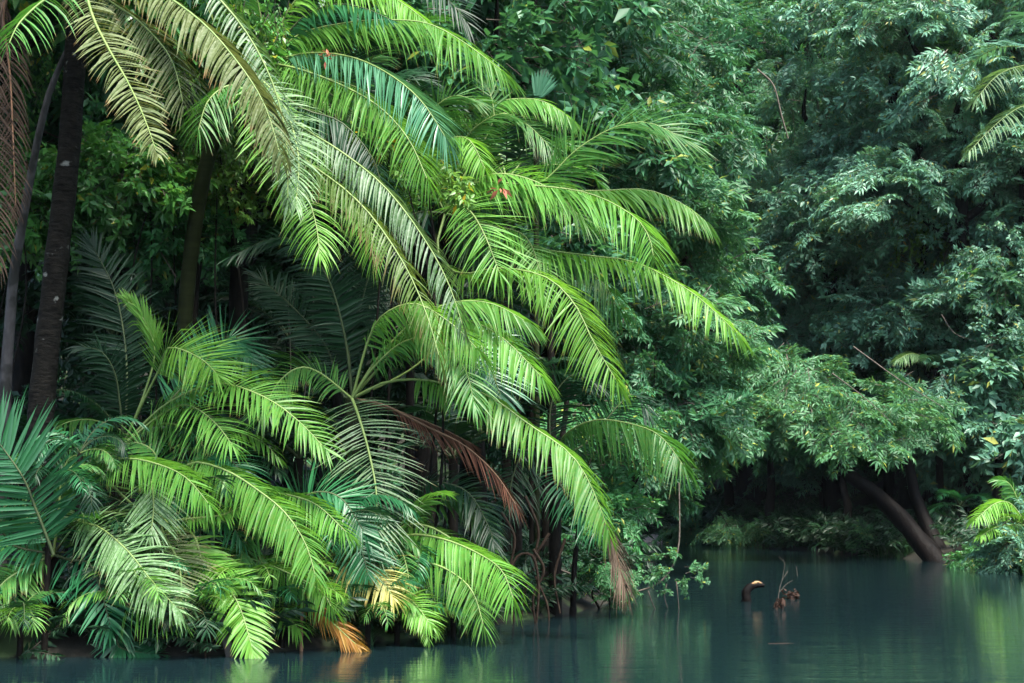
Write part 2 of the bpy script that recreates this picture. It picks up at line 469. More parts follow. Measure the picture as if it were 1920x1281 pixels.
class Palm:
    budget = 300

    def __init__(self, name, base, label, cat="palm", group=None):
        self.o = empty(name, base, label, cat, group)
        self.base = np.asarray(base, float)
        self.left = Palm.budget

    def frond(self, P, L, n, mat, rng, split=False, radius=0.018, label=None, rmat=None, **kw):
        P = np.asarray(P, float)
        C, V, ti = frond_arrays(P, L, n, rng, **kw)
        rm = rmat or ('rachis_dead' if mat in ('dead', 'straw', 'dead_dark') else 'rachis_dark' if mat in ('dark', 'teal', 'deep') else 'rachis')
        c0 = C[0].copy()
        tv, tq = tube_arrays(C[::2], radius * np.linspace(1.3, 0.22, 20) ** 0.8, 5)
        fo = add("frond", mesh_arrays("frond_midrib", tv - c0, quads=tq, mats=[M[rm]], smooth=True), self.o, label=label)
        fo.location = Vector(c0 - self.base)
        V = V - c0
        k = len(V)
        if split and self.left >= k:
            self.left -= k
            for i in range(k):
                add("leaflet", mesh_arrays("leaflet", V[i], quads=LEAFLET_Q, tint=ti[i], mats=[M[mat]], smooth=True), fo)
        else:
            q = (LEAFLET_Q[:(V.shape[1] // 3 - 1) * 2][None] + (np.arange(k) * V.shape[1])[:, None, None]).reshape(-1, 4)
            add("leaflets", mesh_arrays("leaflets", V, quads=q, tint=ti, mats=[M[mat]], smooth=True), fo, kind="stuff")
        return fo

    def trunk(self, P, r0, r1, mat='bark_ring', rng=None, sides=12):
        C, ln = spline(P, 40)
        tv, tq = tube_arrays(C, np.linspace(r0, r1, 40) * (1 + 0.03 * np.sin(np.linspace(0, 60, 40))), sides, rng or np.random.default_rng(3), 0.02)
        o = add("trunk", mesh_arrays("palm_trunk", tv - self.base, quads=tq, mats=[M[mat]], smooth=True), self.o)
        return o


def arc(C, az, el, length, sag, m=7):
    """A frond path that leaves C at an elevation and falls under its own weight."""
    h = np.array([math.sin(az), math.cos(az), 0.0])
    pts = [np.asarray(C, float)]; e = el
    for i in range(m):
        d = h * math.cos(e) + np.array([0, 0, math.sin(e)])
        pts.append(pts[-1] + d * length / m)
        e -= sag / m * (0.5 + i / m)
    return np.array(pts)


def px_path(txt, d0, d1):
    p = [tuple(float(v) for v in s.split(',')) for s in txt.split()]
    t = np.linspace(0, 1, len(p))
    return np.array([at(x, y, d0 + (d1 - d0) * k) for (x, y), k in zip(p, t)]), p


PALMS = {}


def palm_at(key, name, px, py, d, label, trunk=None, r=(0.12, 0.09), mat='bark_ring', cat="palm", group=None):
    c = at(px, py, d)
    if trunk is None:
        b = (c[0], c[1], gz(c[0], c[1]) - 0.05)
        if b[2] > c[2] - 0.05:
            b = (c[0], c[1], c[2] - 0.3)
        path = [b, c]
    else:
        path = [at(x, y, dd) for x, y, dd in trunk]
        g = path[0]; path[0] = np.array([g[0], g[1], min(g[2], gz(g[0], g[1])) - 0.05])
        b = tuple(path[0])
    p = Palm(name, b, label, cat, group)
    p.trunk(path, r[0], r[1], mat)
    PALMS[key] = p
    return p


palm_at('tall_left', "palm", 150, -70, 14.6, "tall palm with thick dark ringed trunk and olive lichen-speckled fronds, top left corner",
        [(70, 1000, 15.6), (75, 800, 15.5), (105, 500, 15.3), (132, 250, 15.0), (150, -70, 14.6)], (0.160, 0.105))
palm_at('upper', "palm", 500, 118, 18.0, "tall palm whose bluish-green arching fronds cross the top centre above the broad-leaved shrub",
        [(440, 960, 19.4), (445, 680, 19.3), (452, 420, 19.0), (470, 250, 18.5), (500, 118, 18.0)], (0.15, 0.11), 'bark')
palm_at('hang', "palm", 455, 120, 16.8, "palm with long grey-green fronds that hang to brown shredded tips in the centre",
        [(345, 900, 18.2), (345, 640, 18.0), (366, 420, 17.6), (398, 270, 17.2), (455, 120, 16.8)], (0.11, 0.09), 'bark_green')
palm_at('mid', "palm", 835, 400, 19.0, "bright palm leaning over the river with long fronds reaching far right",
        [(900, 1040, 20.0), (890, 800, 19.8), (850, 560, 19.4), (835, 400, 19.0)], (0.14, 0.11), 'bark')
palm_at('rosette', "palm", 660, 748, 17.0, "young palm whose rosette of petioles rises from one point at centre",
        None, (0.10, 0.09), 'bark_green')
palm_at('bank', "palm", 1040, 860, 20.2, "palm at the water's corner with a glossy drooping frond and a dry straw skirt",
        None, (0.10, 0.08), 'bark')
palm_at('left_mid', "palm", 232, 835, 16.4, "young palm with a folded bright crest frond beside the thick dark trunk",
        None, (0.09, 0.07), 'bark_green')
palm_at('low_left', "palm", 100, 1040, 15.4, "low palm clump at the left edge with deep teal fronds over the water", None, (0.09, 0.07), 'bark')
palm_at('low_mid', "palm", 300, 985, 15.7, "low palm clump with pale wide fronds dipping to the water, lower left", None, (0.09, 0.07), 'bark')
palm_at('low_right', "palm", 560, 1010, 16.1, "low palm clump holding the orange dying frond at the waterline", None, (0.09, 0.07), 'bark')
palm_at('low_bright', "palm", 740, 1010, 16.8, "low bright green palm with a pale yellow frond beside the dark undercut bank", None, (0.09, 0.07), 'bark')

# palm, path from the petiole to the tip (photograph pixels), depth at both ends, leaflet length (px), leaf kind, facing, options
FRONDS = [
    # tall palm, top left
    ('tall_left', "150,-70 170,20 200,85 240,155 270,220 295,290", 14.6, 12.9, 85, 'olive', 0.55, dict(droop=0.7, width=0.07, split=1, a0=60)),
    ('tall_left', "150,-70 270,-30 370,35 440,110 495,195 528,300", 14.6, 13.4, 110, 'olive', 0.15, dict(droop=1.8, width=0.085, split=1, a0=58)),
    ('tall_left', "150,-70 330,-60 430,20 500,130 535,250 540,390", 14.8, 14.6, 70, 'sage', 0.3, dict(droop=1.3)),
    ('tall_left', "150,-70 110,-20 70,10 35,45 15,85", 14.6, 13.4, 110, 'mid', 0.2, dict(droop=1.7, n=26, width=0.06)),
    ('tall_left', "150,-70 190,-10 260,40 320,110 345,200", 14.7, 14.2, 120, 'olive', 0.3, dict(droop=0.9)),
    ('tall_left', "150,-70 60,-60 -10,20 -20,180 0,500", 14.5, 14.2, 105, 'dead_dark', 0.5, dict(droop=1.6, a0=45, n=75, width=0.026, label="dead brown frond hanging down")),
    ('tall_left', "150,-70 90,-60 10,0 20,160 30,400", 14.6, 14.9, 85, 'dead_dark', 0.6, dict(droop=1.8, a0=40, n=75, width=0.026, label="dead brown frond hanging down")),
    # upper palm
    ('upper', "500,118 560,66 640,45 720,38 800,44 870,80 950,140", 18.0, 17.0, 150, 'fresh', 0.25, dict(droop=1.0, split=1, a0=58)),
    ('upper', "500,118 580,100 660,108 730,140 790,190 840,265", 17.9, 16.6, 140, 'blue', 0.25, dict(droop=0.9, split=1, a0=52)),
    ('upper', "500,118 560,130 640,160 710,200 765,260 805,345", 17.8, 16.3, 120, 'fresh', 0.3, dict(droop=1.1, a0=58)),
    ('upper', "500,118 540,110 590,140 680,170 760,240", 17.9, 17.4, 130, 'fresh', 0.3, dict(droop=0.9)),
    ('upper', "500,118 540,20 600,-30 700,-20 760,10 810,50", 18.2, 17.6, 120, 'lime', 0.3, dict(droop=1.5)),
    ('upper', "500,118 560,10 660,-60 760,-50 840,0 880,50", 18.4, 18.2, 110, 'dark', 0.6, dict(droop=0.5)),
    ('upper', "500,118 490,40 470,-40 430,-90", 18.0, 17.2, 130, 'mid', 0.3, dict(droop=1.0)),
    ('upper', "500,118 560,40 620,10 680,15 740,40", 18.1, 17.4, 120, 'teal', 0.3, dict(droop=0.6)),
    ('upper', "500,118 580,150 680,230 730,330 750,400", 17.9, 17.6, 120, 'mid', 0.3, dict(droop=1.2)),
    # hanging palm
    ('hang', "455,120 500,180 560,235 640,285 720,350 790,440 840,530 872,625", 16.6, 15.5, 90, 'sage', 0.2, dict(droop=1.5, split=1, a0=50)),
    ('hang', "455,120 500,210 560,290 640,350 700,410 760,500 800,590 828,685", 16.5, 15.2, 95, 'moss', 0.2, dict(droop=1.8, split=1, a0=48, tipmat=1)),
    ('hang', "455,120 520,260 560,330 590,410 600,480", 16.5, 15.6, 120, 'lime', 0.4, dict(droop=1.3)),
    ('hang', "455,120 580,250 640,320 690,410 700,500", 16.9, 16.6, 95, 'lime', 0.3, dict(droop=1.6)),
    ('hang', "455,120 470,170 430,160 390,190 370,250", 16.6, 16.0, 110, 'mid', 0.3, dict(droop=1.2)),
    ('hang', "455,120 560,200 640,230 700,300 720,380", 16.8, 16.6, 130, 'dark', 0.3, dict(droop=1.2)),
    ('hang', "455,120 520,180 545,230 560,300 555,385", 16.4, 15.4, 90, 'pale', 0.5, dict(droop=0.9)),
    # leaning bright palm
    ('mid', "835,400 900,370 1010,345 1080,282 1150,240 1215,230 1285,262", 19.0, 18.2, 160, 'mid', 0.55, dict(droop=0.55, split=1, a0=68)),
    ('mid', "835,400 880,345 993,348 1100,362 1180,400 1215,440 1227,490", 18.9, 17.6, 140, 'fresh', 0.25, dict(droop=1.1, a0=56)),
    ('mid', "835,400 940,360 1050,358 1127,358 1210,356 1275,380 1328,418", 19.1, 18.6, 115, 'fresh', 0.2, dict(droop=1.2, split=1, bare=0.3)),
    ('mid', "835,400 920,430 1007,465 1107,480 1190,492 1280,537 1335,580 1388,632", 19.0, 17.9, 110, 'lime', 0.25, dict(droop=1.0, split=1, bare=0.15)),
    ('mid', "835,400 900,450 1000,462 1070,485 1130,530 1160,580", 19.1, 18.7, 130, 'mid', 0.3, dict(droop=1.0)),
    ('mid', "835,400 820,470 860,513 940,503 1023,520 1077,570 1112,640 1162,725", 18.8, 17.2, 115, 'lime', 0.3, dict(droop=1.0, split=1, bare=0.2)),
    ('mid', "835,400 850,385 880,395 908,440 938,515", 18.8, 17.6, 125, 'fresh', 0.8, dict(droop=0.6, a0=60)),
    ('mid', "835,400 870,360 910,330 970,330 1040,360 1100,420", 19.0, 18.4, 120, 'fresh', 0.4, dict(droop=0.9)),
    ('mid', "835,400 870,330 920,240 925,200 913,158", 19.1, 19.3, 75, 'mid', 0.85, dict(droop=0.1, a0=78)),
    ('mid', "835,400 860,300 880,250 940,213 990,235 1035,280", 19.3, 19.0, 110, 'mid', 0.4, dict(droop=0.8)),
    ('mid', "835,400 880,260 920,200 953,187 1007,187 1045,205 1078,230", 19.4, 19.2, 80, 'fresh', 0.3, dict(droop=1.0, bare=0.45)),
    ('mid', "835,400 830,300 842,262 880,263 912,322", 19.0, 18.4, 75, 'lime', 0.3, dict(droop=1.1, bare=0.3)),
    ('mid', "835,400 800,330 790,270 810,210 850,180 900,190", 19.2, 19.0, 110, 'mid', 0.6, dict(droop=0.5)),
    ('mid', "835,400 900,420 980,440 1010,500 1020,560", 18.9, 18.3, 100, 'fresh', 0.4, dict(droop=1.0)),
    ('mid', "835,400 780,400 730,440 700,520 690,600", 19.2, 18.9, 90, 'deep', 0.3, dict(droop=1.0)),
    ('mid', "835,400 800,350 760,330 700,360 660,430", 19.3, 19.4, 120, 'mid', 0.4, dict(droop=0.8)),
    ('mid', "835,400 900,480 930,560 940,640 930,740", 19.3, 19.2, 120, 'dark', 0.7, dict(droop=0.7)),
    # rosette palm
    ('rosette', "660,748 710,670 783,597 853,567 923,570 992,606", 17.0, 16.6, 115, 'fresh', 0.3, dict(droop=1.0, split=1, bare=0.25)),
    ('rosette', "660,748 720,680 800,600 883,604 945,636 1023,715", 17.1, 16.4, 110, 'fresh', 0.3, dict(droop=1.0, split=1, bare=0.3)),
    ('rosette', "660,748 690,640 720,590 780,570 850,610 900,660", 17.0, 16.2, 120, 'fresh', 0.35, dict(droop=0.9, bare=0.25)),
    ('rosette', "660,748 700,690 760,640 820,640 870,690 890,760", 16.9, 16.2, 110, 'mid', 0.4, dict(droop=0.9, bare=0.2)),
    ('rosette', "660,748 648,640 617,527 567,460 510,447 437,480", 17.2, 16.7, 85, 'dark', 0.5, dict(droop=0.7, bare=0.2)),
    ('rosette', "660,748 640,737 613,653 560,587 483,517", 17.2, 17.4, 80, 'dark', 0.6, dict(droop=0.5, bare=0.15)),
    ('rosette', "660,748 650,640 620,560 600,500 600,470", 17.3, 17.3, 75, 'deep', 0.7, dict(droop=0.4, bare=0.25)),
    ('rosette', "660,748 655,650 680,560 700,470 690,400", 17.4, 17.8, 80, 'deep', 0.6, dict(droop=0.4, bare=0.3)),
    ('rosette', "660,748 720,718 787,712 850,724 915,742 990,795 1070,852 1112,920 1142,1000", 17.0, 16.2, 105, 'fresh', 0.2, dict(droop=1.1, split=1, bare=0.22, width=0.06)),
    ('rosette', "660,748 672,780 692,850 706,930 702,1025", 16.8, 15.9, 125, 'sage', 0.85, dict(droop=0.55, bare=0.02, a0=78, n=52, width=0.04)),
    ('rosette', "660,748 600,700 560,690 520,720 490,780", 17.0, 16.4, 110, 'mid', 0.4, dict(droop=0.9)),
    ('rosette', "660,748 720,760 800,800 870,835 930,890 972,955", 17.1, 16.4, 80, 'dead', 0.3, dict(droop=0.9, bare=0.2, a0=26, a1=16, n=75, width=0.024, label="dry reddish-brown frond")),
    ('rosette', "660,748 740,770 820,800 890,835", 17.1, 16.9, 50, 'dead', 0.3, dict(droop=0.7, bare=0.35, a0=20, a1=14, n=50, width=0.022, label="dry reddish-brown frond")),
    ('rosette', "660,748 760,700 840,640 893,640 915,680 942,750", 17.6, 17.2, 110, 'blue', 0.7, dict(droop=0.7, bare=0.4)),
    # bank palm
    ('bank', "1040,860 1060,815 1117,788 1190,797 1240,820 1285,878", 20.2, 19.2, 125, 'mid', 0.2, dict(droop=1.3, split=1, bare=0.12, width=0.065)),
    ('bank', "1040,860 1045,900 1075,940 1105,975 1120,1010", 20.0, 19.2, 85, 'teal', 0.4, dict(droop=1.1)),
    ('bank', "1040,860 1080,900 1120,960 1150,1020 1172,1105", 20.1, 19.6, 95, 'straw', 0.5, dict(droop=2.6, a0=24, a1=14, n=70, width=0.022, bare=0.5, label="dry straw-coloured frond hanging to the water")),
    ('bank', "1040,860 1010,840 980,850 960,900 955,950", 20.3, 19.8, 100, 'dark', 0.4, dict(droop=1.0)),
    ('bank', "1040,860 1030,800 1040,740 1080,700 1120,720", 20.5, 20.4, 90, 'dark', 0.4, dict(droop=0.8)),
    ('bank', "1040,860 1100,830 1160,760 1190,740 1220,780", 20.6, 20.8, 90, 'dark', 0.4, dict(droop=0.8)),
    # left mid
    ('left_mid', "232,835 265,760 300,690 318,652 375,672 410,705", 16.4, 15.6, 110, 'lime', 0.7, dict(droop=0.3, bare=0.45, split=1)),
    ('left_mid', "232,835 300,767 367,730 423,720 500,747 560,790 613,845", 16.3, 15.3, 105, 'fresh', 0.4, dict(droop=0.7, split=1, bare=0.15)),
    ('left_mid', "232,835 300,780 350,760 400,790 440,840", 16.2, 15.4, 100, 'fresh', 0.4, dict(droop=0.8, bare=0.2)),
    ('left_mid', "232,835 270,740 290,660 270,600 240,565", 16.4, 16.2, 60, 'lime', 0.8, dict(droop=0.05, bare=0.6, a0=25, a1=8)),
    ('left_mid', "232,835 238,727 233,633 213,540 170,455", 16.8, 17.0, 90, 'deep', 0.7, dict(droop=0.35, bare=0.15)),
    ('left_mid', "232,835 225,760 215,700 190,660 150,650", 16.6, 16.2, 85, 'deep', 0.5, dict(droop=0.8)),
    ('left_mid', "232,835 330,740 400,660 440,630 480,690", 16.9, 17.0, 100, 'teal', 0.8, dict(droop=0.15, bare=0.3, a0=80)),
    ('left_mid', "232,835 280,800 340,800 390,850 410,910", 16.3, 15.6, 90, 'mid', 0.4, dict(droop=0.9)),
    # low left
    ('low_left', "100,1040 85,1000 67,954 40,890 -25,800", 14.7, 14.5, 170, 'teal', 0.8, dict(droop=0.2, a0=75, split=1, width=0.06)),
    ('low_left', "100,1040 60,1050 35,1090 25,1165", 15.2, 14.8, 90, 'fresh', 0.7, dict(droop=0.6, n=30)),
    ('low_left', "100,1040 130,1050 167,1057 187,1100 208,1178", 15.2, 14.7, 110, 'teal', 0.75, dict(droop=0.5, width=0.075, n=28, split=1)),
    ('low_left', "100,1040 40,960 10,950 -40,1010", 15.3, 14.8, 80, 'mid', 0.5, dict(droop=0.8)),
    ('low_left', "100,1040 20,1020 -10,960 -60,940", 15.0, 14.5, 110, 'teal', 0.4, dict(droop=1.2)),
    ('low_left', "100,1040 110,960 115,900 130,860 165,850", 15.5, 15.5, 90, 'mid', 0.6, dict(droop=0.4)),
    ('low_left', "100,1040 80,1070 85,1130 95,1228", 15.3, 15.2, 45, 'straw', 0.8, dict(droop=1.5, a0=12, a1=5, n=16, label="withered brown frond hanging into the water")),
    ('low_left', "100,1040 140,980 160,900 170,870 160,830", 15.7, 15.8, 90, 'teal', 0.7, dict(droop=0.2)),
    ('low_left', "100,1040 40,1070 0,1100 -30,1160", 15.0, 14.6, 90, 'mid', 0.5, dict(droop=0.8)),
    # low mid
    ('low_mid', "300,985 230,930 187,872 240,860 300,872 350,897 397,952", 15.7, 14.7, 100, 'fresh', 0.35, dict(droop=0.9, split=1, bare=0.3)),
    ('low_mid', "300,985 282,930 283,900 288,950 283,1000", 15.4, 14.9, 120, 'olive', 0.8, dict(droop=0.5, a0=60, mat2='pale')),
    ('low_mid', "300,985 200,960 143,977 187,989 240,1034 285,1090 336,1145", 15.5, 14.4, 115, 'pale', 0.6, dict(droop=0.8, split=1, bare=0.3, width=0.062)),
    ('low_mid', "300,985 310,1010 333,1050 340,1100 336,1150", 15.4, 14.8, 110, 'olive', 0.7, dict(droop=0.6)),
    ('low_mid', "300,985 360,1000 380,1054 417,1087 450,1140 476,1228", 15.6, 14.7, 95, 'lime', 0.7, dict(droop=0.5, split=1, bare=0.25, width=0.065)),
    ('low_mid', "300,985 340,890 367,867 427,884 480,917 533,960 573,1020 594,1090", 15.8, 14.8, 110, 'fresh', 0.35, dict(droop=0.9, split=1, bare=0.2, width=0.06)),
    ('low_mid', "300,985 340,975 413,967 467,950 508,985", 15.6, 15.2, 75, 'fresh', 0.4, dict(droop=0.7, bare=0.2)),
    ('low_mid', "300,985 250,1090 233,1134 283,1148 340,1170", 15.1, 14.6, 85, 'lime', 0.25, dict(droop=1.5, bare=0.4, n=24)),
    ('low_mid', "300,985 300,900 290,850 250,830 200,850", 15.9, 15.6, 100, 'mid', 0.5, dict(droop=0.7)),
    ('low_mid', "300,985 350,900 400,850 440,870 470,920", 15.9, 15.6, 110, 'teal', 0.5, dict(droop=0.7)),
    ('low_mid', "300,985 370,940 380,930 376,990 372,1050", 15.7, 15.5, 80, 'teal', 0.8, dict(droop=0.3, a0=80)),
    ('low_mid', "300,985 260,1080 240,1150 220,1210 290,1228", 15.0, 14.8, 70, 'teal', 0.5, dict(droop=0.6, bare=0.5)),
    # low right
    ('low_right', "560,1010 480,1010 420,1035 467,1047 533,1071 600,1107 625,1145", 16.0, 15.1, 105, 'fresh', 0.35, dict(droop=1.0, split=1, bare=0.25)),
    ('low_right', "560,1010 555,960 585,925 640,935 690,1010", 16.2, 15.9, 120, 'teal', 0.6, dict(droop=0.3, split=1, bare=0.15, width=0.065)),
    ('low_right', "560,1010 530,940 520,925 590,945 655,1003", 16.1, 15.4, 90, 'fresh', 0.35, dict(droop=0.8, bare=0.3)),
    ('low_right', "560,1010 565,1080 575,1125 620,1165 672,1213", 15.9, 15.3, 85, 'orange', 0.5, dict(droop=0.9, bare=0.4, a0=28, a1=18, width=0.036, label="orange dying frond", split=1)),
    ('low_right', "560,1010 600,1000 650,970 680,1040 690,1080", 16.2, 15.7, 110, 'teal', 0.6, dict(droop=0.6)),
    ('low_right', "560,1010 540,1060 520,1100 530,1140 560,1180", 15.8, 15.3, 90, 'lime', 0.4, dict(droop=1.4)),
    ('low_right', "560,1010 520,980 490,980 460,1010 450,1060", 16.0, 15.5, 100, 'mid', 0.5, dict(droop=0.8)),
    ('low_right', "560,1010 600,930 650,880 700,880 740,930", 16.6, 16.5, 110, 'dark', 0.5, dict(droop=0.7)),
    # low bright
    ('low_bright', "740,1010 783,1003 840,1014 900,1040 942,1072 965,1130", 16.8, 15.9, 115, 'fresh', 0.3, dict(droop=1.0, split=1, bare=0.1, width=0.06)),
    ('low_bright', "740,1010 760,985 810,990 870,1030 910,1080 930,1110", 17.0, 16.5, 110, 'fresh', 0.3, dict(droop=1.0)),
    ('low_bright', "740,1010 750,1067 807,1057 857,1080 888,1114 908,1178", 16.6, 15.8, 100, 'fresh', 0.3, dict(droop=1.1, split=1, bare=0.15)),
    ('low_bright', "740,1010 650,1030 650,1050 690,1064 715,1087 738,1122", 16.3, 15.7, 105, 'yellow', 0.5, dict(droop=0.9, bare=0.35, label="pale yellow frond")),
    ('low_bright', "740,1010 730,1090 745,1118 775,1130 808,1172", 16.3, 15.8, 75, 'lime', 0.4, dict(droop=0.9, bare=0.4)),
    ('low_bright', "740,1010 770,930 800,904 873,920 915,985 926,1020", 17.2, 16.7, 95, 'dark', 0.4, dict(droop=0.8, bare=0.2)),
    ('low_bright', "740,1010 720,980 700,970 670,1000 650,1050", 16.7, 16.2, 100, 'fresh', 0.5, dict(droop=0.8)),
    ('low_bright', "740,1010 790,950 850,940 890,960 920,1010", 17.3, 17.0, 90, 'mid', 0.4, dict(droop=0.9)),
    ('low_bright', "740,1010 760,1050 800,1090 820,1140", 16.7, 16.2, 90, 'mid', 0.5, dict(droop=0.9)),
    ('low_bright', "740,1010 700,1040 660,1090 640,1150", 16.2, 15.8, 80, 'mid', 0.5, dict(droop=0.9)),
]
rng = np.random.default_rng(11)
for key, txt, d0, d1, Lpx, mat, face, opt in FRONDS:
    opt = dict(opt)
    P, pp = px_path(txt, d0, d1)
    m_per_px = 0.5 * (d0 + d1) / F_PX
    length_px = sum(math.dist(pp[i], pp[i + 1]) for i in range(len(pp) - 1))
    n = opt.pop('n', int(np.clip(length_px / 4.4, 30, 112)))
    opt.pop('tipmat', None); mat = opt.pop('mat2', mat)
    split = bool(opt.pop('split', 0)); label = opt.pop('label', None)
    if face <= 0.35:
        face += 0.15; opt.setdefault('vee', -0.38)
    else:
        face = 0.25 + 0.75 * face; opt.setdefault('vee', 0.08)
    opt['droop'] = 0.78 * opt.get('droop', 0.9)
    opt['width'] = opt.get('width', 0.048) * 0.60
    PALMS[key].frond(P, Lpx * (0.84 if key.startswith('low') else 0.96) * m_per_px, n, mat, rng, split, 0.016, label, face=face, **opt)

# smaller fronds packed round the low clumps, down to the waterline
rng = np.random.default_rng(8)
LOW = [('low_left', 100, 1040, 15.4), ('low_mid', 300, 985, 15.7), ('low_right', 560, 1010, 16.1), ('low_bright', 740, 1010, 16.8), ('left_mid', 232, 835, 16.4)]
for key, px, py, d in LOW:
    c = at(px, py, d)
    for k in range(9):
        az = math.pi + rng.uniform(-1.6, 1.6)
        P = arc(c + np.array([rng.uniform(-.35, .35), rng.uniform(.15, .6), rng.uniform(-.25, 0)]), az, rng.uniform(0.1, 1.1), rng.uniform(0.9, 1.65), rng.uniform(1.5, 2.6))
        P[:, 2] = np.maximum(P[:, 2], 0.10)
        PALMS[key].frond(P, rng.uniform(0.26, 0.40), int(rng.uniform(36, 52)), rng.choice(['mid', 'teal', 'fresh', 'dark', 'mid', 'dark']), rng, False, 0.010, None, face=0.3, nst=4, vee=-0.1, droop=0.9, bare=0.15, width=0.030)
SMALL = [(40, 1150, 14.8, "tiny palm sprouting at the waterline beside the withered brown frond"), (240, 1120, 14.9, "tiny palm sprouting at the waterline below the pale dipping fronds"), (360, 1150, 15.0, "tiny palm sprouting at the waterline left of the lime dipping frond"),
         (530, 1130, 15.5, "tiny palm sprouting at the waterline left of the tan reed stem"), (690, 1140, 15.9, "tiny palm sprouting at the waterline below the pale yellow frond"), (745, 1165, 16.2, "tiny palm with thin dark leaflets nearest the grassy bank"),
         (95, 905, 14.9, "small palm sprouting before the foot of the thick dark trunk"), (150, 850, 15.2, "small palm just right of the thick dark trunk's foot"),
         (470, 1090, 15.6, "tiny palm tucked under the long fresh frond, lower left"), (850, 1060, 17.0, "tiny palm half hidden under the bright low palm's right fronds")]
for px, py, d, label in SMALL:
    p = palm_at(('small', px), "palm", px, py, d, label, None, (0.035, 0.03), 'bark')
    c = at(px, py, d)
    for k in range(8):
        P = arc(c, math.pi + rng.uniform(-2.2, 2.2), rng.uniform(0.3, 1.2), rng.uniform(0.5, 0.95), rng.uniform(1.6, 2.8))
        P[:, 2] = np.maximum(P[:, 2], 0.06)
        p.frond(P, rng.uniform(0.18, 0.28), int(rng.uniform(22, 34)), rng.choice(['teal', 'dark', 'teal', 'mid'] if py < 920 else ['mid', 'fresh', 'dark', 'teal', 'lime']), rng, False, 0.007, None, face=0.35, nst=4, vee=0.0, droop=0.9, bare=0.15, width=0.022)

# shaded palms of the interior, grown procedurally from their own crowns
rng = np.random.default_rng(5)
SHADE = [
    (215, 640, 18.6, 2.2, "dim palm in the shade just right of the thick dark trunk", 8), (420, 720, 19.6, 2.4, "dim palm in the shade between the two dark central trunks", 9),
    (545, 640, 20.2, 2.6, "dim palm standing behind the rosette of petioles", 9), (770, 620, 21.0, 2.6, "dim palm behind the leaning bright palm", 9),
    (420, 880, 17.4, 1.9, "dim low palm behind the pale water-dipping clump", 9), (60, 880, 17.6, 2.0, "dim low palm behind the teal clump at the left edge", 8),
    (850, 860, 18.8, 1.9, "dim palm behind the dry reddish-brown frond", 9), (950, 340, 21.5, 2.2, "green palm half hidden behind the leaning bright palm's upper fronds", 9),
    (560, 860, 17.8, 1.9, "dim palm below the rosette palm, above the teal low fronds", 8), (640, 250, 19.8, 2.6, "green palm tucked behind the upper arching fronds", 9),
    (1000, 560, 22.0, 2.2, "dim palm behind the two thin dark trunks", 8), (970, 760, 21.5, 2.0, "dim palm at the back of the dark hollow", 7),
]
for px, py, d, ln, label, nf in SHADE:
    ln = ln * (0.72 if py > 360 else 1.0)
    p = palm_at(('shade', px, py), "palm", px, py, d, label, None, (0.08, 0.06), 'bark')
    c = at(px, py, d)
    for k in range(nf):
        az = 2 * math.pi * (k + rng.random() * 0.7) / nf
        P = arc(c, az, rng.uniform(0.5, 1.25), ln * rng.uniform(0.65, 0.95), rng.uniform(1.2, 2.1))
        mat = rng.choice(['deep', 'deep', 'dark', 'deep', 'deep']) if py > 360 else rng.choice(['mid', 'fresh', 'dark'])  # deep and dark leaf colours carry the interior's shade
        p.frond(P, ln * 0.28, int(ln * 20), mat, rng, False, 0.013, None, face=0.1, nst=4, droop=0.8, bare=0.2, width=0.045)

# palms far off on the right
FARPALM = [
    (1990, 130, 38, 3.4, "far palm whose pale fronds enter the frame at the upper right edge", ['blue', 'pale', 'mid'], 4),
    (1720, 120, 46, 2.6, "far palm with one pale yellow-green frond hung in the right canopy", ['lime', 'pale', 'mid'], 3),
    (1755, 690, 43, 1.2, "small far palm peeping silvery from the dark gap at right", ['blue', 'dark'], 4),
    (1925, 985, 32.5, 1.0, "small yellow-green palm above the bush on the right bank", ['lime', 'mid', 'lime'], 5),
    (1800, 950, 41, 1.2, "little dark palm behind the leaning tree's twin trunks", ['teal', 'dark'], 6),
]
for px, py, d, ln, label, mats, nf in FARPALM:
    p = palm_at(('far', px, py), "palm", px, py, d, label, None, (0.12, 0.09), 'bark')
    c = at(px, py, d)
    for k in range(nf):
        az = 2 * math.pi * (k + rng.random() * 0.6) / nf + 0.3
        P = arc(c, az, rng.uniform(0.2, 0.9), ln * rng.uniform(0.85, 1.15), rng.uniform(1.5, 2.3))
        p.frond(P, ln * 0.3, 34, rng.choice(mats), rng, False, 0.02, None, face=0.2, nst=4, droop=0.9, bare=0.2, width=0.07)

FAR_FRONDS = [
    (('far', 1990, 130), "1990,130 1955,122 1915,124 1870,142 1828,188", 38, 36.5, 62, 'pale'), (('far', 1990, 130), "1990,130 1950,185 1905,205 1860,240 1812,290", 38, 36.3, 55, 'pale'),
    (('far', 1720, 120), "1720,120 1735,105 1758,120 1778,150 1782,190", 46, 45, 70, 'lime'), (('far', 1720, 120), "1720,120 1730,112 1745,130 1755,165 1757,195", 46, 45.2, 50, 'yellow'),
    (('far', 1755, 690), "1755,690 1728,668 1705,664 1680,676", 43, 42.5, 36, 'pale'), (('far', 1755, 690), "1755,690 1765,665 1785,660 1805,678", 43, 42.5, 34, 'blue'),
    (('far', 1925, 985), "1925,985 1895,945 1865,945 1825,978", 32.5, 31.6, 44, 'lime'), (('far', 1925, 985), "1925,985 1890,985 1865,990 1835,1008", 32.5, 31.6, 34, 'lime'), (('far', 1925, 985), "1925,985 1905,930 1890,905 1870,900", 33, 33, 44, 'mid'),
]
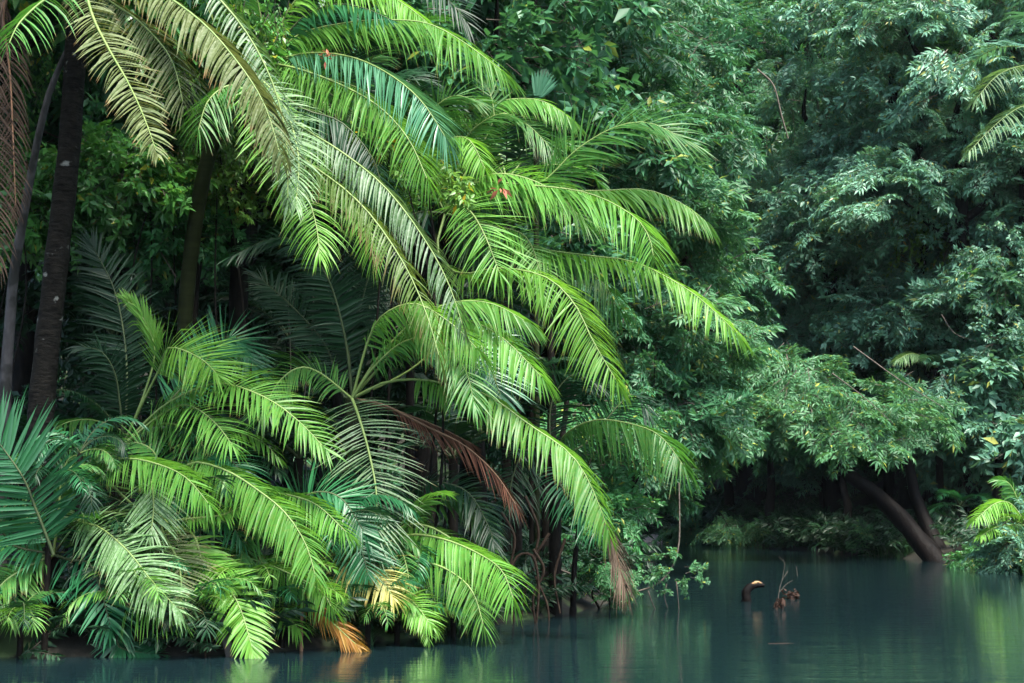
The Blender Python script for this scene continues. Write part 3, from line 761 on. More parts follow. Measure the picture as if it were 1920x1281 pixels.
for key, txt, d0, d1, Lpx, mat in FAR_FRONDS:
    P, pp = px_path(txt, d0, d1)
    PALMS[key].frond(P, Lpx * d1 / F_PX, 44, mat, rng, False, 0.02, None, face=0.45, vee=-0.3, nst=4, droop=0.9, bare=0.1, width=0.06)

# the stiff fan-shaped leaf standing up in the centre
pf = palm_at('fan', "fan_palm", 1005, 190, 21.0, "small fan palm holding up a stiff bluish pleated leaf above the centre", None, (0.05, 0.04), 'bark_green')
c0 = at(1005, 190, 21.0); V = []; TI = []
for k, a in enumerate(np.linspace(-0.15, 0.95, 11)):
    d = np.array([math.sin(a), -0.25, math.cos(a)]); d = d / np.linalg.norm(d)
    w = np.array([math.cos(a), 0.3 * (-1) ** k, -math.sin(a)])
    L = 0.52 * (1 - 0.25 * abs(a - 0.4))
    pts = np.array([c0 + d * L * s for s in (0, 0.25, 0.5, 0.75, 1)])
    ww = np.array([0.004, 0.022, 0.026, 0.02, 0.001])[:, None] * w
    V.append(np.stack([pts - ww, pts + np.array([0, -0.006, 0]), pts + ww], 1).reshape(15, 3))
    t = np.zeros((15, 4)); t[:, 0] = rng.random(); t[:, 1] = np.repeat([0, .25, .5, .75, 1], 3); TI.append(t)
for v, t in zip(V, TI):
    add("leaf_segment", mesh_arrays("leaf_segment", v - pf.base, quads=LEAFLET_Q, tint=t, mats=[M['blue']]), pf.o)

# ------------------------------------------------------------------ leafy sprays for the broad-leaved trees
def leaves_on(pts, dirs, sides, L, w, rng, droop=0.3, fold=0.25):
    """Diamond leaves (k,4,3) growing from pts along dirs."""
    k = len(pts)
    L = L * (1 + 0.25 * rng.standard_normal(k))[:, None]
    d = unit(dirs + np.array([0, 0, -1.0]) * droop * rng.random((k, 1)) + 0.18 * rng.standard_normal((k, 3)))
    up = np.array([0, 0, 1.0]) + 0.45 * rng.standard_normal((k, 3))
    s = unit(np.cross(d, up)); u = np.cross(s, d)
    w = w * L / L.mean() * 0.5
    mid = pts + d * L * 0.42 + u * (w * fold)
    tip = pts + d * L - np.array([0, 0, 1]) * L * 0.12
    return np.stack([pts, mid - s * w, tip, mid + s * w], 1)


def make_spray(kind, rng):
    """A unit-length leafy branch along +X: leaves (k,4,3) and twig paths."""
    LV, TW = [], []
    m = 12
    t = np.linspace(0, 1, m)
    if kind == 'pinnate':
        ax = np.stack([t, 0.06 * np.sin(t * 5 + rng.random() * 6), 0.10 * t - 0.42 * t ** 2], 1)
        TW.append((ax, 0.010))
        nt_ = 15
        for i in range(nt_):
            x = 0.10 + 0.88 * (i + rng.random() * 0.5) / nt_
            b = np.array([np.interp(x, t, ax[:, c]) for c in range(3)])
            sd = 1 if i % 2 else -1
            a = math.radians(rng.uniform(32, 62))
            ln = 0.44 * (1 - 0.55 * x) * rng.uniform(0.75, 1.2)
            tt = np.linspace(0, 1, 7)[:, None]
            dirv = np.array([math.cos(a), sd * math.sin(a), rng.uniform(-0.25, 0.2)])
            tw = b + dirv * ln * tt + np.array([0, 0, -0.30 * ln]) * tt ** 2
            TW.append((tw, 0.004))
            T = tangents(tw)
            for q in range(1, 7):
                for s2 in (-1, 1):
                    lat = unit(np.cross(T[q], [0, 0, 1.0])) * s2
                    LV.append((tw[q], T[q] * 0.65 + lat))
            LV.append((tw[6], T[6]))
        L, w, dr = 0.135, 0.042, 0.45
    elif kind == 'fern':
        ax = np.stack([t, 0.05 * np.sin(t * 5 + rng.random() * 6), 0.5 * t - 0.6 * t ** 2], 1)
        TW.append((ax, 0.006))
        T = tangents(ax)
        for q in range(1, m):
            for s2 in (-1, 1):
                LV.append((ax[q], T[q] * 0.5 + unit(np.cross(T[q], [0, 0, 1.0])) * s2))
                if q < m - 1:
                    LV.append(((ax[q] + ax[q + 1]) / 2, T[q] * 0.5 + unit(np.cross(T[q], [0, 0, 1.0])) * s2))
        L, w, dr = 0.20, 0.06, 0.5
    elif kind == 'broad':
        ax = np.stack([t, 0.08 * np.sin(t * 4 + rng.random() * 6), 0.25 * t - 0.35 * t ** 2], 1)
        TW.append((ax, 0.010))
        for i in range(9):
            x = 0.15 + 0.85 * (i + rng.random() * 0.6) / 9
            b = np.array([np.interp(x, t, ax[:, c]) for c in range(3)])
            a = rng.uniform(0, 2 * math.pi); ln = rng.uniform(0.18, 0.36)
            dirv = unit(np.array([0.7, math.cos(a), 0.6 * math.sin(a)]))
            tt = np.linspace(0, 1, 6)[:, None]
            tw = b + dirv * ln * tt + np.array([0, 0, -0.2 * ln]) * tt ** 2
            TW.append((tw, 0.004)); T = tangents(tw)
            for q in range(1, 6):
                a2 = rng.uniform(0, 6.28)
                LV.append((tw[q], T[q] * 0.5 + np.array([math.cos(a2), math.sin(a2), 0.1])))
            for q in range(3):
                a2 = rng.uniform(0, 6.28)
                LV.append((tw[5], T[5] * 0.9 + 0.7 * np.array([math.cos(a2), math.sin(a2), 0.1])))
        L, w, dr = 0.19, 0.085, 0.7
    else:  # hanging vine
        ax = np.stack([0.10 * np.sin(t * 5 + rng.random() * 6), 0.10 * np.cos(t * 4 + rng.random() * 6), -t], 1)
        TW.append((ax, 0.006))
        for x in np.linspace(0.03, 1, 34):
            b = np.array([np.interp(x, t, ax[:, c]) for c in range(3)])
            a = rng.uniform(0, 6.28)
            b = b + np.array([math.cos(a), math.sin(a), 0]) * 0.03
            LV.append((b, np.array([math.cos(a), math.sin(a), -0.35])))
        L, w, dr = 0.105, 0.050, 1.1
    pts = np.array([a for a, _ in LV]); dirs = unit(np.array([b for _, b in LV]))
    lv = leaves_on(pts, dirs, None, L, w, rng, dr)
    tv, tq = join([tube_arrays(pth[[0, 4, 8, 11]] if len(pth) > 8 else pth[[0, -1]], np.linspace(r, r * 0.3, 4 if len(pth) > 8 else 2), 3) for pth, r in TW])
    return lv, tv, tq


_r = np.random.default_rng(77)
SPRAYS = {k: [make_spray(k, _r) for _ in range(5)] for k in ('pinnate', 'broad', 'vine', 'fern')}
LEAF_T = np.array([(0, 1, 2), (0, 2, 3)])


def foliage_mesh(name, spots, kind, leaf, rng, twig='twig'):
    """spots: (position, outward direction, size) for every spray."""
    LV, TI, TV, TQ, k = [], [], [], [], 0
    for pos, d, s in spots:
        lv, tv, tq = SPRAYS[kind][rng.integers(5)]
        d = unit(np.asarray(d, float))
        if kind == 'vine':
            a = rng.uniform(0, 6.28)
            R = np.array([[math.cos(a), -math.sin(a), 0], [math.sin(a), math.cos(a), 0], [0, 0, 1]]).T
        else:
            up = np.array([0, -0.15, 1.0]) + 0.50 * rng.standard_normal(3)
            y = unit(np.cross(up, d)); z = np.cross(d, y)
            R = np.stack([d, y, z])
        LV.append((lv @ R) * s + pos)
        t = np.zeros((len(lv), 4, 4)); t[..., 0] = np.clip(0.6 * rng.random((len(lv), 1)) + 0.4 * rng.random(), 0, 1)
        t[..., 0] = np.where(rng.random((len(lv), 1)) > 0.97, 1.0, t[..., 0] * 0.95)
        t[..., 1] = np.array([0, .4, 1, .4]); t[..., 3] = 1
        TI.append(t)
        TV.append((tv @ R) * s + pos); TQ.append(tq + k); k += len(tv)
    LV = np.concatenate(LV); TI = np.concatenate(TI).reshape(-1, 4)
    nl = len(LV)
    tris = (LEAF_T[None] + (np.arange(nl) * 4)[:, None, None]).reshape(-1, 3)
    TV = np.concatenate(TV); TQ = np.concatenate(TQ) + nl * 4
    V = np.concatenate([LV.reshape(-1, 3), TV])
    TI = np.concatenate([TI, np.tile([0.5, 0, 0, 1], (len(TV), 1))])
    mi = np.concatenate([np.zeros(len(tris), int), np.ones(len(TQ), int)])
    return mesh_arrays(name, V, tris=tris, quads=TQ, tint=TI, mats=[M[leaf], M[twig]], mat_idx=mi)


def lobe_spots(lobes, n, size, rng, low=-0.5):
    """Spray spots over the outside of ellipsoidal lobes (centre, radii)."""
    out = []
    wts = np.array([r[0] * r[2] for _, r in lobes]); wts = wts / wts.sum()
    for (c, r), w in zip(lobes, wts):
        c = np.asarray(c, float); r = np.asarray(r, float)
        for _ in range(max(6, int(n * w))):
            v = unit(rng.standard_normal(3))
            while v[2] < low:
                v = unit(rng.standard_normal(3))
            rad = rng.uniform(0.45, 1.0)
            d = np.array([v[0], v[1], 0.25 * v[2] + rng.uniform(-0.75, 0.30)])
            s = size * rng.uniform(0.7, 1.25)
            out.append((c + v * r * rad - unit(d) * s * 0.5, d, s))
    return out


def limb_arrays(trunk, lobes, rng, r):
    parts = []
    for c, rad in lobes:
        c = np.asarray(c, float)
        zt = min(max(c[2] - rad[2] * 0.8, trunk[1][2]), trunk[-1][2])
        k = int(np.argmin(np.abs(np.array([p[2] for p in trunk]) - zt)))
        s = np.asarray(trunk[k], float)
        mid = (s + c) / 2 + np.array([rng.uniform(-.4, .4), rng.uniform(-.4, .4), -0.15 * np.linalg.norm(c - s)])
        C, _ = spline([s, mid, c], 8)
        parts.append(tube_arrays(C, np.linspace(r * 0.5, r * 0.12, 8), 6))
    return parts


def build_tree(name, loc, label, trunk, r0, lobes, n, size, kind, leaf, rng, group=None, bark='bark', cat='tree', low=-0.5, r1=None):
    """A tree in its own coordinates: trunk path, lobes of the crown."""
    t = empty(name, loc, label, cat, group)
    C, _ = spline(trunk, 22)
    R = np.linspace(r0, r1 or r0 * 0.4, 22); R[0] *= 1.5; R[1] *= 1.18
    tv, tq = tube_arrays(C, R, 10, rng, 0.05)
    to = add("trunk", mesh_arrays("trunk", tv, quads=tq, mats=[M[bark]], smooth=True), t)
    for lv, lq in limb_arrays(C, lobes, rng, r0):
        add("limb", mesh_arrays("limb", lv, quads=lq, mats=[M[bark]], smooth=True), t)
    add("crown", foliage_mesh("crown", lobe_spots(lobes, n, size, rng, low), kind, leaf, rng), t)
    return t


def copy_thing(src, loc, rotz, scale, label, leaf=None):
    r = src.copy(); COL.objects.link(r)
    r.location = Vector(loc); r.rotation_euler = (0, 0, rotz); r.scale = (scale,) * 3
    r['label'] = label
    for ch in src.children:
        c = ch.copy(); COL.objects.link(c); c.parent = r
        if leaf and ch.name.startswith('crown'):
            c.material_slots[0].link = 'OBJECT'; c.material_slots[0].material = M[leaf]
    return r


def foot(px, d):
    x = (px - W_PX / 2) / F_PX * d / CP
    return (x, d, gz(x, d) - 0.1)


# tall forest trees: four kinds, then copies
rng = np.random.default_rng(21)


def tall_lobes(h, zb, rad, k, rng):
    out = []
    for i in range(k):
        z = zb + (h - zb) * (i + 0.5) / k + rng.uniform(-0.6, 0.6)
        rr = rad * rng.uniform(0.5, 0.75)
        off = rad * rng.uniform(0.25, 0.65); a = i * 2.4 + rng.uniform(-0.4, 0.4)
        out.append(((off * math.cos(a), off * math.sin(a), z), (rr, rr, rr * 0.62)))
    return out


PROTO = []
for kind, leaf, h, zb, rad, k, n, size in (('pinnate', 'can_dark', 21, 3.0, 4.6, 14, 680, 1.4), ('pinnate', 'can_mid', 19, 2.5, 4.2, 13, 640, 1.35),
                                          ('broad', 'can_blue', 20, 3.0, 4.4, 14, 1050, 1.0), ('pinnate', 'can_blue', 17, 2.0, 4.0, 12, 680, 1.3)):
    PROTO.append((kind, leaf, h, tall_lobes(h, zb, rad, k, rng), n, size))
FAR_TREES = [  # px of the foot, depth, kind, turn, scale, leaf, label
    (1010, 31, 0, 0.3, 0.85, 'can_dark', "dark tree rising behind the leaning bright palm's upper fronds"),
    (1125, 36, 3, 1.9, 0.95, 'can_dark', "dark fine-leaved tree right behind the palm's far-reaching frond tips"),
    (1125, 43, 0, 2.9, 0.95, 'can_dark', "tall dark-crowned tree on the left bank where the river bends away"),
    (1390, 56, 1, 0.8, 1.05, 'can_dark', "tall tree with layered drooping sprays over the slim bank trunks"),
    (1520, 58, 0, 4.2, 1.1, 'can_mid', "tall tree with pale hanging twigs above the bright overhanging tree"),
    (1650, 60, 3, 5.5, 1.25, 'can_mid', "tall tree with yellow-lit gaps in the upper right canopy"),
    (1760, 55, 2, 0.4, 1.1, 'can_blue', "tall haze-blued tree behind the leaning tree"),
    (1880, 50, 2, 2.2, 1.05, 'can_blue', "tall bluish broad-leaved tree at the right edge below the pale palm fronds"),
    (2010, 46, 3, 3.4, 1.2, 'can_blue', "bluish tree cut by the right edge of the frame"),
    (1330, 70, 1, 2.0, 1.3, 'can_dark', "far tree seen between the dark left-bank crowns"),
    (1460, 74, 2, 3.0, 1.35, 'can_dark', "far broad-leaved tree high at the back of the river bend"),
    (1590, 76, 0, 1.0, 1.35, 'can_mid', "far tree topping the canopy behind the yellow-lit gaps"),
    (1710, 72, 1, 5.0, 1.3, 'can_blue', "far tree behind the haze-blued tree"),
    (1840, 68, 3, 0.2, 1.5, 'can_blue', "far tree behind the pale fronds at upper right"),
    (1200, 62, 2, 1.2, 1.2, 'can_dark', "far dark tree straight up the hidden river arm"),
    (1050, 46, 1, 4.0, 1.2, 'can_dark', "dark tree deep behind the bright palm crown"),
    (880, 42, 0, 5.2, 1.05, 'can_dark', "dark tree deep behind the upper arching fronds"),
    (1420, 57, 3, 0.9, 0.72, 'can_mid', "shorter tree in front of the layered drooping sprays, left of the leaning tree"),
    (1530, 57, 1, 2.1, 0.8, 'can_dark', "shorter dark tree above the leaning tree's left-reaching boughs"),
    (1660, 50, 0, 3.7, 0.62, 'can_mid', "shorter green tree directly behind the leaning tree's forked trunks"),
    (1790, 47, 3, 5.0, 0.68, 'can_blue', "shorter bluish tree right of the leaning tree's trunks"),
    (1930, 43, 2, 1.0, 0.60, 'can_blue', "shorter broad-leaved tree behind the right bank's yellow-green palm"),
    (1300, 60, 1, 4.4, 0.85, 'can_dark', "shorter dark tree standing over the sandbar"),
    (1590, 66, 2, 0.6, 1.2, 'can_mid', "tree filling the canopy just left of the yellow-lit gaps"),
    (1420, 64, 0, 5.7, 1.2, 'can_dark', "tree filling the canopy between the drooping-spray tree and the river bend"),
    (0, 38, 1, 0.5, 0.95, 'can_shade', "dark leafy tree at the back of the left interior, by the left edge"),
    (190, 36, 2, 1.5, 0.95, 'can_shade', "dark leafy tree at the back of the left interior, right of the thick trunk"),
    (340, 40, 1, 2.7, 1.0, 'can_shade', "dark leafy tree at the back of the interior behind the green palm stem"),
    (490, 37, 0, 3.9, 0.95, 'can_shade', "dark leafy tree at the back of the interior, left of the rosette palm"),
    (610, 42, 2, 4.9, 1.05, 'can_shade', "dark leafy tree at the back of the interior, behind the rosette palm"),
    (1690, 47, 2, 5.6, 0.92, 'can_blue', "tall pale broad-leaved tree filling the right canopy's hollow"),
    (1820, 44, 3, 1.6, 0.98, 'can_blue', "tall pale feathery tree below the far palm's pale fronds"),
    (1560, 50, 3, 2.6, 0.95, 'can_blue', "tall pale feathery tree in the middle of the right canopy"),
    (700, 36, 1, 3.3, 1.0, 'can_dark', "dark tree behind the palms' upper crowns, left of centre"),
]
first = {}
for px, d, k, rz, sc, leaf, label in FAR_TREES:
    kind, lf, h, lobes, n, size = PROTO[k]
    loc = foot(px, d)
    if k not in first:
        trunk = [(0, 0, -0.3), (0.3, 0.1, h * 0.3), (-0.2, 0.2, h * 0.6), (0.1, 0, h * 0.92)]
        first[k] = build_tree("forest_tree", loc, label, trunk, 0.34, lobes, n, size, kind, lf, rng, "tall trees walling the river")
        o = first[k]; o.rotation_euler = (0, 0, rz); o.scale = (sc,) * 3
        c = [c for c in o.children if c.name.startswith('crown')][0]
        c.material_slots[0].link = 'OBJECT'; c.material_slots[0].material = M[leaf]
    else:
        copy_thing(first[k], loc, rz, sc, label, leaf)

# left forest: trees with high crowns that shade the interior
rng = np.random.default_rng(31)
LEFT = [
    (-60, 20, 0.2, 1.0, "dark high-crowned tree at the far left edge behind the thick trunk"), (40, 26, 1.4, 1.1, "dark high-crowned tree behind the grey leaning trunk"),
    (230, 23, 2.5, 1.0, "high-crowned tree above the interior's glossy shrubs"), (330, 30, 3.9, 1.15, "high-crowned tree far back in the left interior"),
    (455, 24, 5.1, 1.0, "high-crowned tree behind the upper palm's dark trunk"), (620, 27, 0.9, 1.1, "high-crowned tree behind the centre palms"),
    (800, 28, 2.0, 1.1, "high-crowned tree behind the leaning bright palm"), (-250, 17, 4.0, 1.0, "high-crowned tree outside the left edge, its boughs over the bank"),
]
lob = [((1.6 * math.cos(i * 2.4) * (1 + 0.4 * (i % 3)), 1.6 * math.sin(i * 2.4) * (1 + 0.4 * (i % 3)), 6.4 + i * 0.8), (2.2, 2.2, 1.3)) for i in range(10)]
hc = None
for px, d, rz, sc, label in LEFT:
    loc = foot(px, d - 0.5)
    if hc is None:
        hc = build_tree("canopy_tree", loc, label, [(0, 0, -0.3), (0.1, 0, 4), (-0.15, 0.1, 8), (0, 0, 13)], 0.24, lob, 420, 1.25, 'broad', 'can_dark', rng, "high-crowned trees of the left forest")
        hc.rotation_euler = (0, 0, rz); hc.scale = (sc,) * 3
    else:
        copy_thing(hc, loc, rz, sc, label)

# the leaning tree of the far bank with its twin trunks, crown reaching left over the water
rng = np.random.default_rng(41)


def px_tree(name, label, foot_px, d, trunks, lobes_px, n, size, kind, leaf, r0, bark='bark', group=None, cat='tree', low=-0.5, seed=1):
    rg = np.random.default_rng(seed)
    x, y = on_water(*foot_px) if d is None else (at(foot_px[0], foot_px[1], d)[0], d)
    base = np.array([x, y, gz(x, y) - 0.05])
    t = empty(name, base, label, cat, group)
    mains = []
    for path in trunks:
        P = [at(a, b, dd) for a, b, dd in path]
        C, _ = spline(P, 20)
        if path is trunks[0] or abs(P[0][2]) < 0.6:
            C[0, 2] = min(C[0, 2], base[2])
        k = path is trunks[0]
        R = np.linspace(r0 if k else r0 * 0.8, r0 * 0.35, 20); R[0] *= 1.35; R[1] *= 1.12
        tv, tq = tube_arrays(C - base, R, 10, rg, 0.05)
        add("trunk", mesh_arrays("trunk", tv, quads=tq, mats=[M[bark]], smooth=True), t)
        mains.append(C - base)
    lobes = []
    for a, b, dd, rx, rz_ in lobes_px:
        s = dd / F_PX
        lobes.append((at(a, b, dd) - base, (rx * s, rx * s * 0.8, rz_ * s)))
    parts = []
    for c, rad in lobes:
        best = min(((np.linalg.norm(m[j] - c), m[j]) for m in mains for j in range(8, 20)), key=lambda v: v[0])[1]
        mid = (best + c) / 2 + np.array([rg.uniform(-.2, .2), rg.uniform(-.2, .2), 0.08 * np.linalg.norm(c - best)])
        C, _ = spline([best, mid, c], 8)
        parts.append(tube_arrays(C, np.linspace(r0 * 0.32, r0 * 0.08, 8), 6))
    if parts:
        for v, q in parts:
            add("limb", mesh_arrays("limb", v, quads=q, mats=[M[bark]], smooth=True), t)
        add("crown", foliage_mesh("crown", lobe_spots(lobes, n, size, rg, low), kind, leaf, rg), t)
    return t


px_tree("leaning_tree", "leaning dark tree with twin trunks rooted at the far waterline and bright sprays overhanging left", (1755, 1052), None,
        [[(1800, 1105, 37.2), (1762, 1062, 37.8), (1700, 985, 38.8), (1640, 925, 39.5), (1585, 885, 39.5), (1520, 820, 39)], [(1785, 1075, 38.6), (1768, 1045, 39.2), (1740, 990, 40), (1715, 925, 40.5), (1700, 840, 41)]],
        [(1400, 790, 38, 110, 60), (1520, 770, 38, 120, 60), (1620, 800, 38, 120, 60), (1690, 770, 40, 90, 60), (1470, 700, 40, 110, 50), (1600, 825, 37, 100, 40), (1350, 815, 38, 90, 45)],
        240, 1.2, 'pinnate', 'can_lit', 0.34, 'wood', seed=3)  # near-black trunk colour includes the shade of the overhang
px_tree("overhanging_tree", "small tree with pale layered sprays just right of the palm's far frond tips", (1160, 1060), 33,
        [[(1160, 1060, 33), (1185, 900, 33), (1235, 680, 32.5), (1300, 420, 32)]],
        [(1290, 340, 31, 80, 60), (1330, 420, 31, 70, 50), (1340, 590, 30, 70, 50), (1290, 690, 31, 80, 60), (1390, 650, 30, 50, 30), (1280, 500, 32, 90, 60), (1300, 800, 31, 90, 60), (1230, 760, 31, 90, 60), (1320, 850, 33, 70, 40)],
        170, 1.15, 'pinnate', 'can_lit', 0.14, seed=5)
px_tree("overhanging_tree", "low tree whose bright leaves hang above the far sandbar", (1372, 1014), 54,
        [[(1372, 1018, 54), (1369, 960, 54), (1364, 900, 53.5), (1352, 830, 52.5)]],
        [(1300, 850, 52, 90, 40), (1370, 825, 51, 90, 40), (1440, 815, 51, 90, 36), (1500, 845, 50, 60, 30)],
        90, 1.5, 'pinnate', 'can_lit', 0.26, seed=6)
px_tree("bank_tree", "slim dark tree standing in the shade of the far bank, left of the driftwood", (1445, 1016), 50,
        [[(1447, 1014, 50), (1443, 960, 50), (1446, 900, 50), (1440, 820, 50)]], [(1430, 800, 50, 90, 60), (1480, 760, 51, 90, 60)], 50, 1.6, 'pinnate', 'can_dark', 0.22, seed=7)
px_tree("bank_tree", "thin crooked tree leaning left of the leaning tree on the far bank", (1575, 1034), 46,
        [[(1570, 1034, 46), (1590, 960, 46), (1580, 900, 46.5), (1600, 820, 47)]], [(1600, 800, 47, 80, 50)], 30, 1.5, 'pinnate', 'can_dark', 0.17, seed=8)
px_tree("bank_tree", "thin pale-sided sapling above the driftwood on the far bank", (1545, 1010), 50,
        [[(1552, 1010, 50), (1540, 950, 50), (1545, 890, 50.5), (1535, 830, 51)]], [(1540, 800, 51, 70, 50)], 26, 1.5, 'pinnate', 'can_dark', 0.12, seed=9)
px_tree("bank_tree", "slim straight tree in the dark at the right of the leaning tree", (1870, 1030), 42,
        [[(1872, 1020, 42), (1868, 940, 42), (1874, 860, 42), (1870, 700, 43)]], [(1880, 700, 42, 110, 70), (1840, 770, 42, 100, 60), (1900, 830, 41, 90, 60)], 110, 1.4, 'broad', 'can_blue', 0.17, seed=10)
px_tree("limb_tree", "old tree showing a thick dark bare limb at the top right corner", (1930, 900), 47,
        [[(1960, 950, 47), (1950, 500, 47), (1930, 200, 46), (1885, 95, 45), (1820, 45, 45), (1760, -20, 45)]], [(1700, 20, 45, 110, 60), (1850, -30, 45, 120, 70), (1790, 90, 46, 80, 50)], 80, 1.4, 'pinnate', 'can_lit', 0.36, seed=12)
px_tree("thin_tree", "thicker of the two thin black trunks standing side by side under the bright palm", (1030, 1030), 22,
        [[(1026, 1090, 22), (1030, 900, 22), (1035, 760, 22), (1028, 560, 22)]], [(1040, 480, 22.5, 90, 60)], 26, 1.0, 'broad', 'can_dark', 0.12, seed=13)
px_tree("thin_tree", "slimmer of the two thin black trunks standing side by side under the bright palm", (1060, 1030), 22.6,
        [[(1045, 1080, 22.6), (1046, 900, 22.6), (1062, 760, 22.6), (1080, 560, 22.6)]], [(1090, 500, 23, 80, 60)], 26, 1.0, 'broad', 'can_dark', 0.07, seed=14)
px_tree("slim_tree", "slim grey mottled trunk leaning across the thick dark trunk at left", (15, 960), 16.6,
        [[(0, 960, 16.6), (18, 600, 16.2), (40, 430, 15.8), (85, 200, 15.2), (128, 90, 14.9)]], [(150, -40, 15.5, 120, 60)], 30, 0.9, 'broad', 'broad', 0.085, 'bark_grey', seed=15)
px_tree("thin_tree", "black trunk standing next to the green palm stem in the left interior", (385, 960), 18.6,
        [[(385, 960, 18.6), (362, 640, 18.4), (378, 420, 18.4), (372, 250, 18.2), (350, 60, 18)]], [(340, 40, 18, 130, 70), (400, 120, 17.6, 90, 60)], 44, 0.9, 'broad', 'broad', 0.075, 'bark', seed=16)

# ------------------------------------------------------------------ shrubs and undergrowth
def shrub(px, py, d, rx, rz_, n, size, kind, leaf, label, seed, name="shrub", group=None, cat="shrub"):
    rg = np.random.default_rng(seed)
    c = at(px, py, d); s = d / F_PX
    base = np.array([c[0], c[1], gz(c[0], c[1]) - 0.05])
    t = empty(name, base, label, cat, group)
    parts = []
    for k in range(2):
        a = rg.uniform(0, 6.28)
        top = c - base + np.array([math.cos(a), math.sin(a), rg.uniform(-.2, .6)]) * rx * s * 0.6
        C, _ = spline([np.array([0.05 * math.cos(a), 0.05 * math.sin(a), -0.1]), top * 0.3 + rg.normal(0, 0.16, 3), top * 0.65 + rg.normal(0, 0.22, 3), top], 14)
        parts.append(tube_arrays(C, np.linspace(0.026, 0.008, 14), 5))
    for v, q in parts:
        add("stem", mesh_arrays("stem", v, quads=q, mats=[M['bark']], smooth=True), t)
    add("foliage", foliage_mesh("foliage", lobe_spots([(c - base, (rx * s, rx * s * 0.8, rz_ * s))], n, size, rg, -1), kind, leaf, rg), t)
    return t


SHRUBS = [
    (780, 345, 17.1, 70, 55, 30, 0.42, 'broad', 'broad_lime', "pale lime broad-leaved shrub flecked with orange leaves among the centre palms"),
    (705, 270, 17.2, 45, 40, 16, 0.4, 'broad', 'broad_lime', "yellowish broad-leaved shrub under the bluish arching frond"),
    (230, 330, 17.6, 110, 90, 80, 0.6, 'broad', 'broad', "glossy green shrub between the thick dark trunk and the green palm stem"),
    (60, 380, 17.6, 80, 120, 60, 0.6, 'broad', 'broad', "glossy green shrub behind the slim grey leaning trunk"),
    (300, 440, 18.6, 120, 80, 70, 0.6, 'broad', 'can_mid', "mid green shrub low behind the green palm stem"),
    (450, 330, 18.4, 80, 70, 40, 0.55, 'broad', 'vine', "yellow-green small-leaved shrub tangled below the olive fronds"),
    (130, 560, 21.0, 150, 110, 36, 0.9, 'broad', 'can_shade', "dark shrub in the left interior behind the thick trunk"),
    (360, 600, 22.0, 160, 120, 40, 0.9, 'broad', 'can_shade', "dark shrub deep in the interior behind the green palm stem"),
    (600, 560, 23.0, 170, 140, 40, 1.0, 'broad', 'can_shade', "dark shrub behind the rosette palm"),
    (220, 780, 20.0, 200, 90, 40, 0.8, 'broad', 'can_shade', "low dark shrub under the left interior trunks"),
    (480, 800, 20.0, 180, 90, 40, 0.8, 'broad', 'can_shade', "low dark shrub behind the bright crest frond"),
    (820, 720, 23.0, 170, 130, 40, 1.0, 'broad', 'can_shade', "dark shrub behind the centre palms' low fronds"),
    (1120, 820, 27.0, 120, 110, 40, 1.0, 'pinnate', 'can_mid', "feathery green bush in the lit gap behind the thin black trunks"),
    (1135, 965, 27.0, 60, 60, 34, 0.9, 'pinnate', 'can_mid', "leafy bush on the left bank just behind the dry straw frond"),
    (1160, 640, 30.0, 140, 120, 40, 1.3, 'pinnate', 'can_dark', "dark feathery bush below the reaching frond tips"),
    (1140, 1080, 21.3, 55, 40, 26, 0.4, 'pinnate', 'can_mid', "small leafy bush at the corner of the left bank by the water"),
    (1905, 1030, 32.0, 60, 55, 44, 0.8, 'pinnate', 'can_blue', "pale bluish bush bulging over the water on the right bank"),
    (1960, 990, 33.0, 80, 70, 40, 0.9, 'pinnate', 'can_blue', "pale bluish bush at the right edge behind the bulging one"),
    (1660, 1012, 42.5, 80, 32, 70, 0.7, 'pinnate', 'can_lit', "low grassy green bush left of the leaning tree's foot"),
    (1410, 1000, 50.0, 110, 26, 90, 0.8, 'pinnate', 'can_lit', "low pale bush around the slim far-bank trunks"),
    (1310, 994, 54.5, 70, 26, 80, 0.8, 'pinnate', 'can_lit', "pale green bush on the far bank above the sandbar"),
    (1830, 880, 44.0, 110, 60, 44, 1.2, 'broad', 'can_blue', "bluish broad-leaved shrub right of the leaning tree"),
    (1720, 640, 48.0, 110, 80, 44, 1.4, 'broad', 'can_blue', "bluish shrub crown around the silvery small palm"),
    (1900, 560, 42.0, 90, 90, 50, 1.2, 'broad', 'can_lit', "bright green broad-leaved shrub high at the right edge"),
    (1850, 1050, 34.5, 60, 26, 50, 0.7, 'pinnate', 'can_mid', "low green bush spilling over the right bank between the leaning tree and the pale bush"),
    (1540, 1000, 48.0, 80, 30, 80, 0.8, 'pinnate', 'can_blue', "pale low bush on the far bank behind the snag's twigs"),
    (1740, 560, 46.0, 90, 90, 90, 1.1, 'pinnate', 'can_blue', "pale feathery bush crown in the middle of the right canopy"),
]
for k, (px, py, d, rx, rz_, n, size, kind, leaf, label) in enumerate(SHRUBS):
    shrub(px, py, d, rx, rz_, n, size, kind, leaf, label, 100 + k)

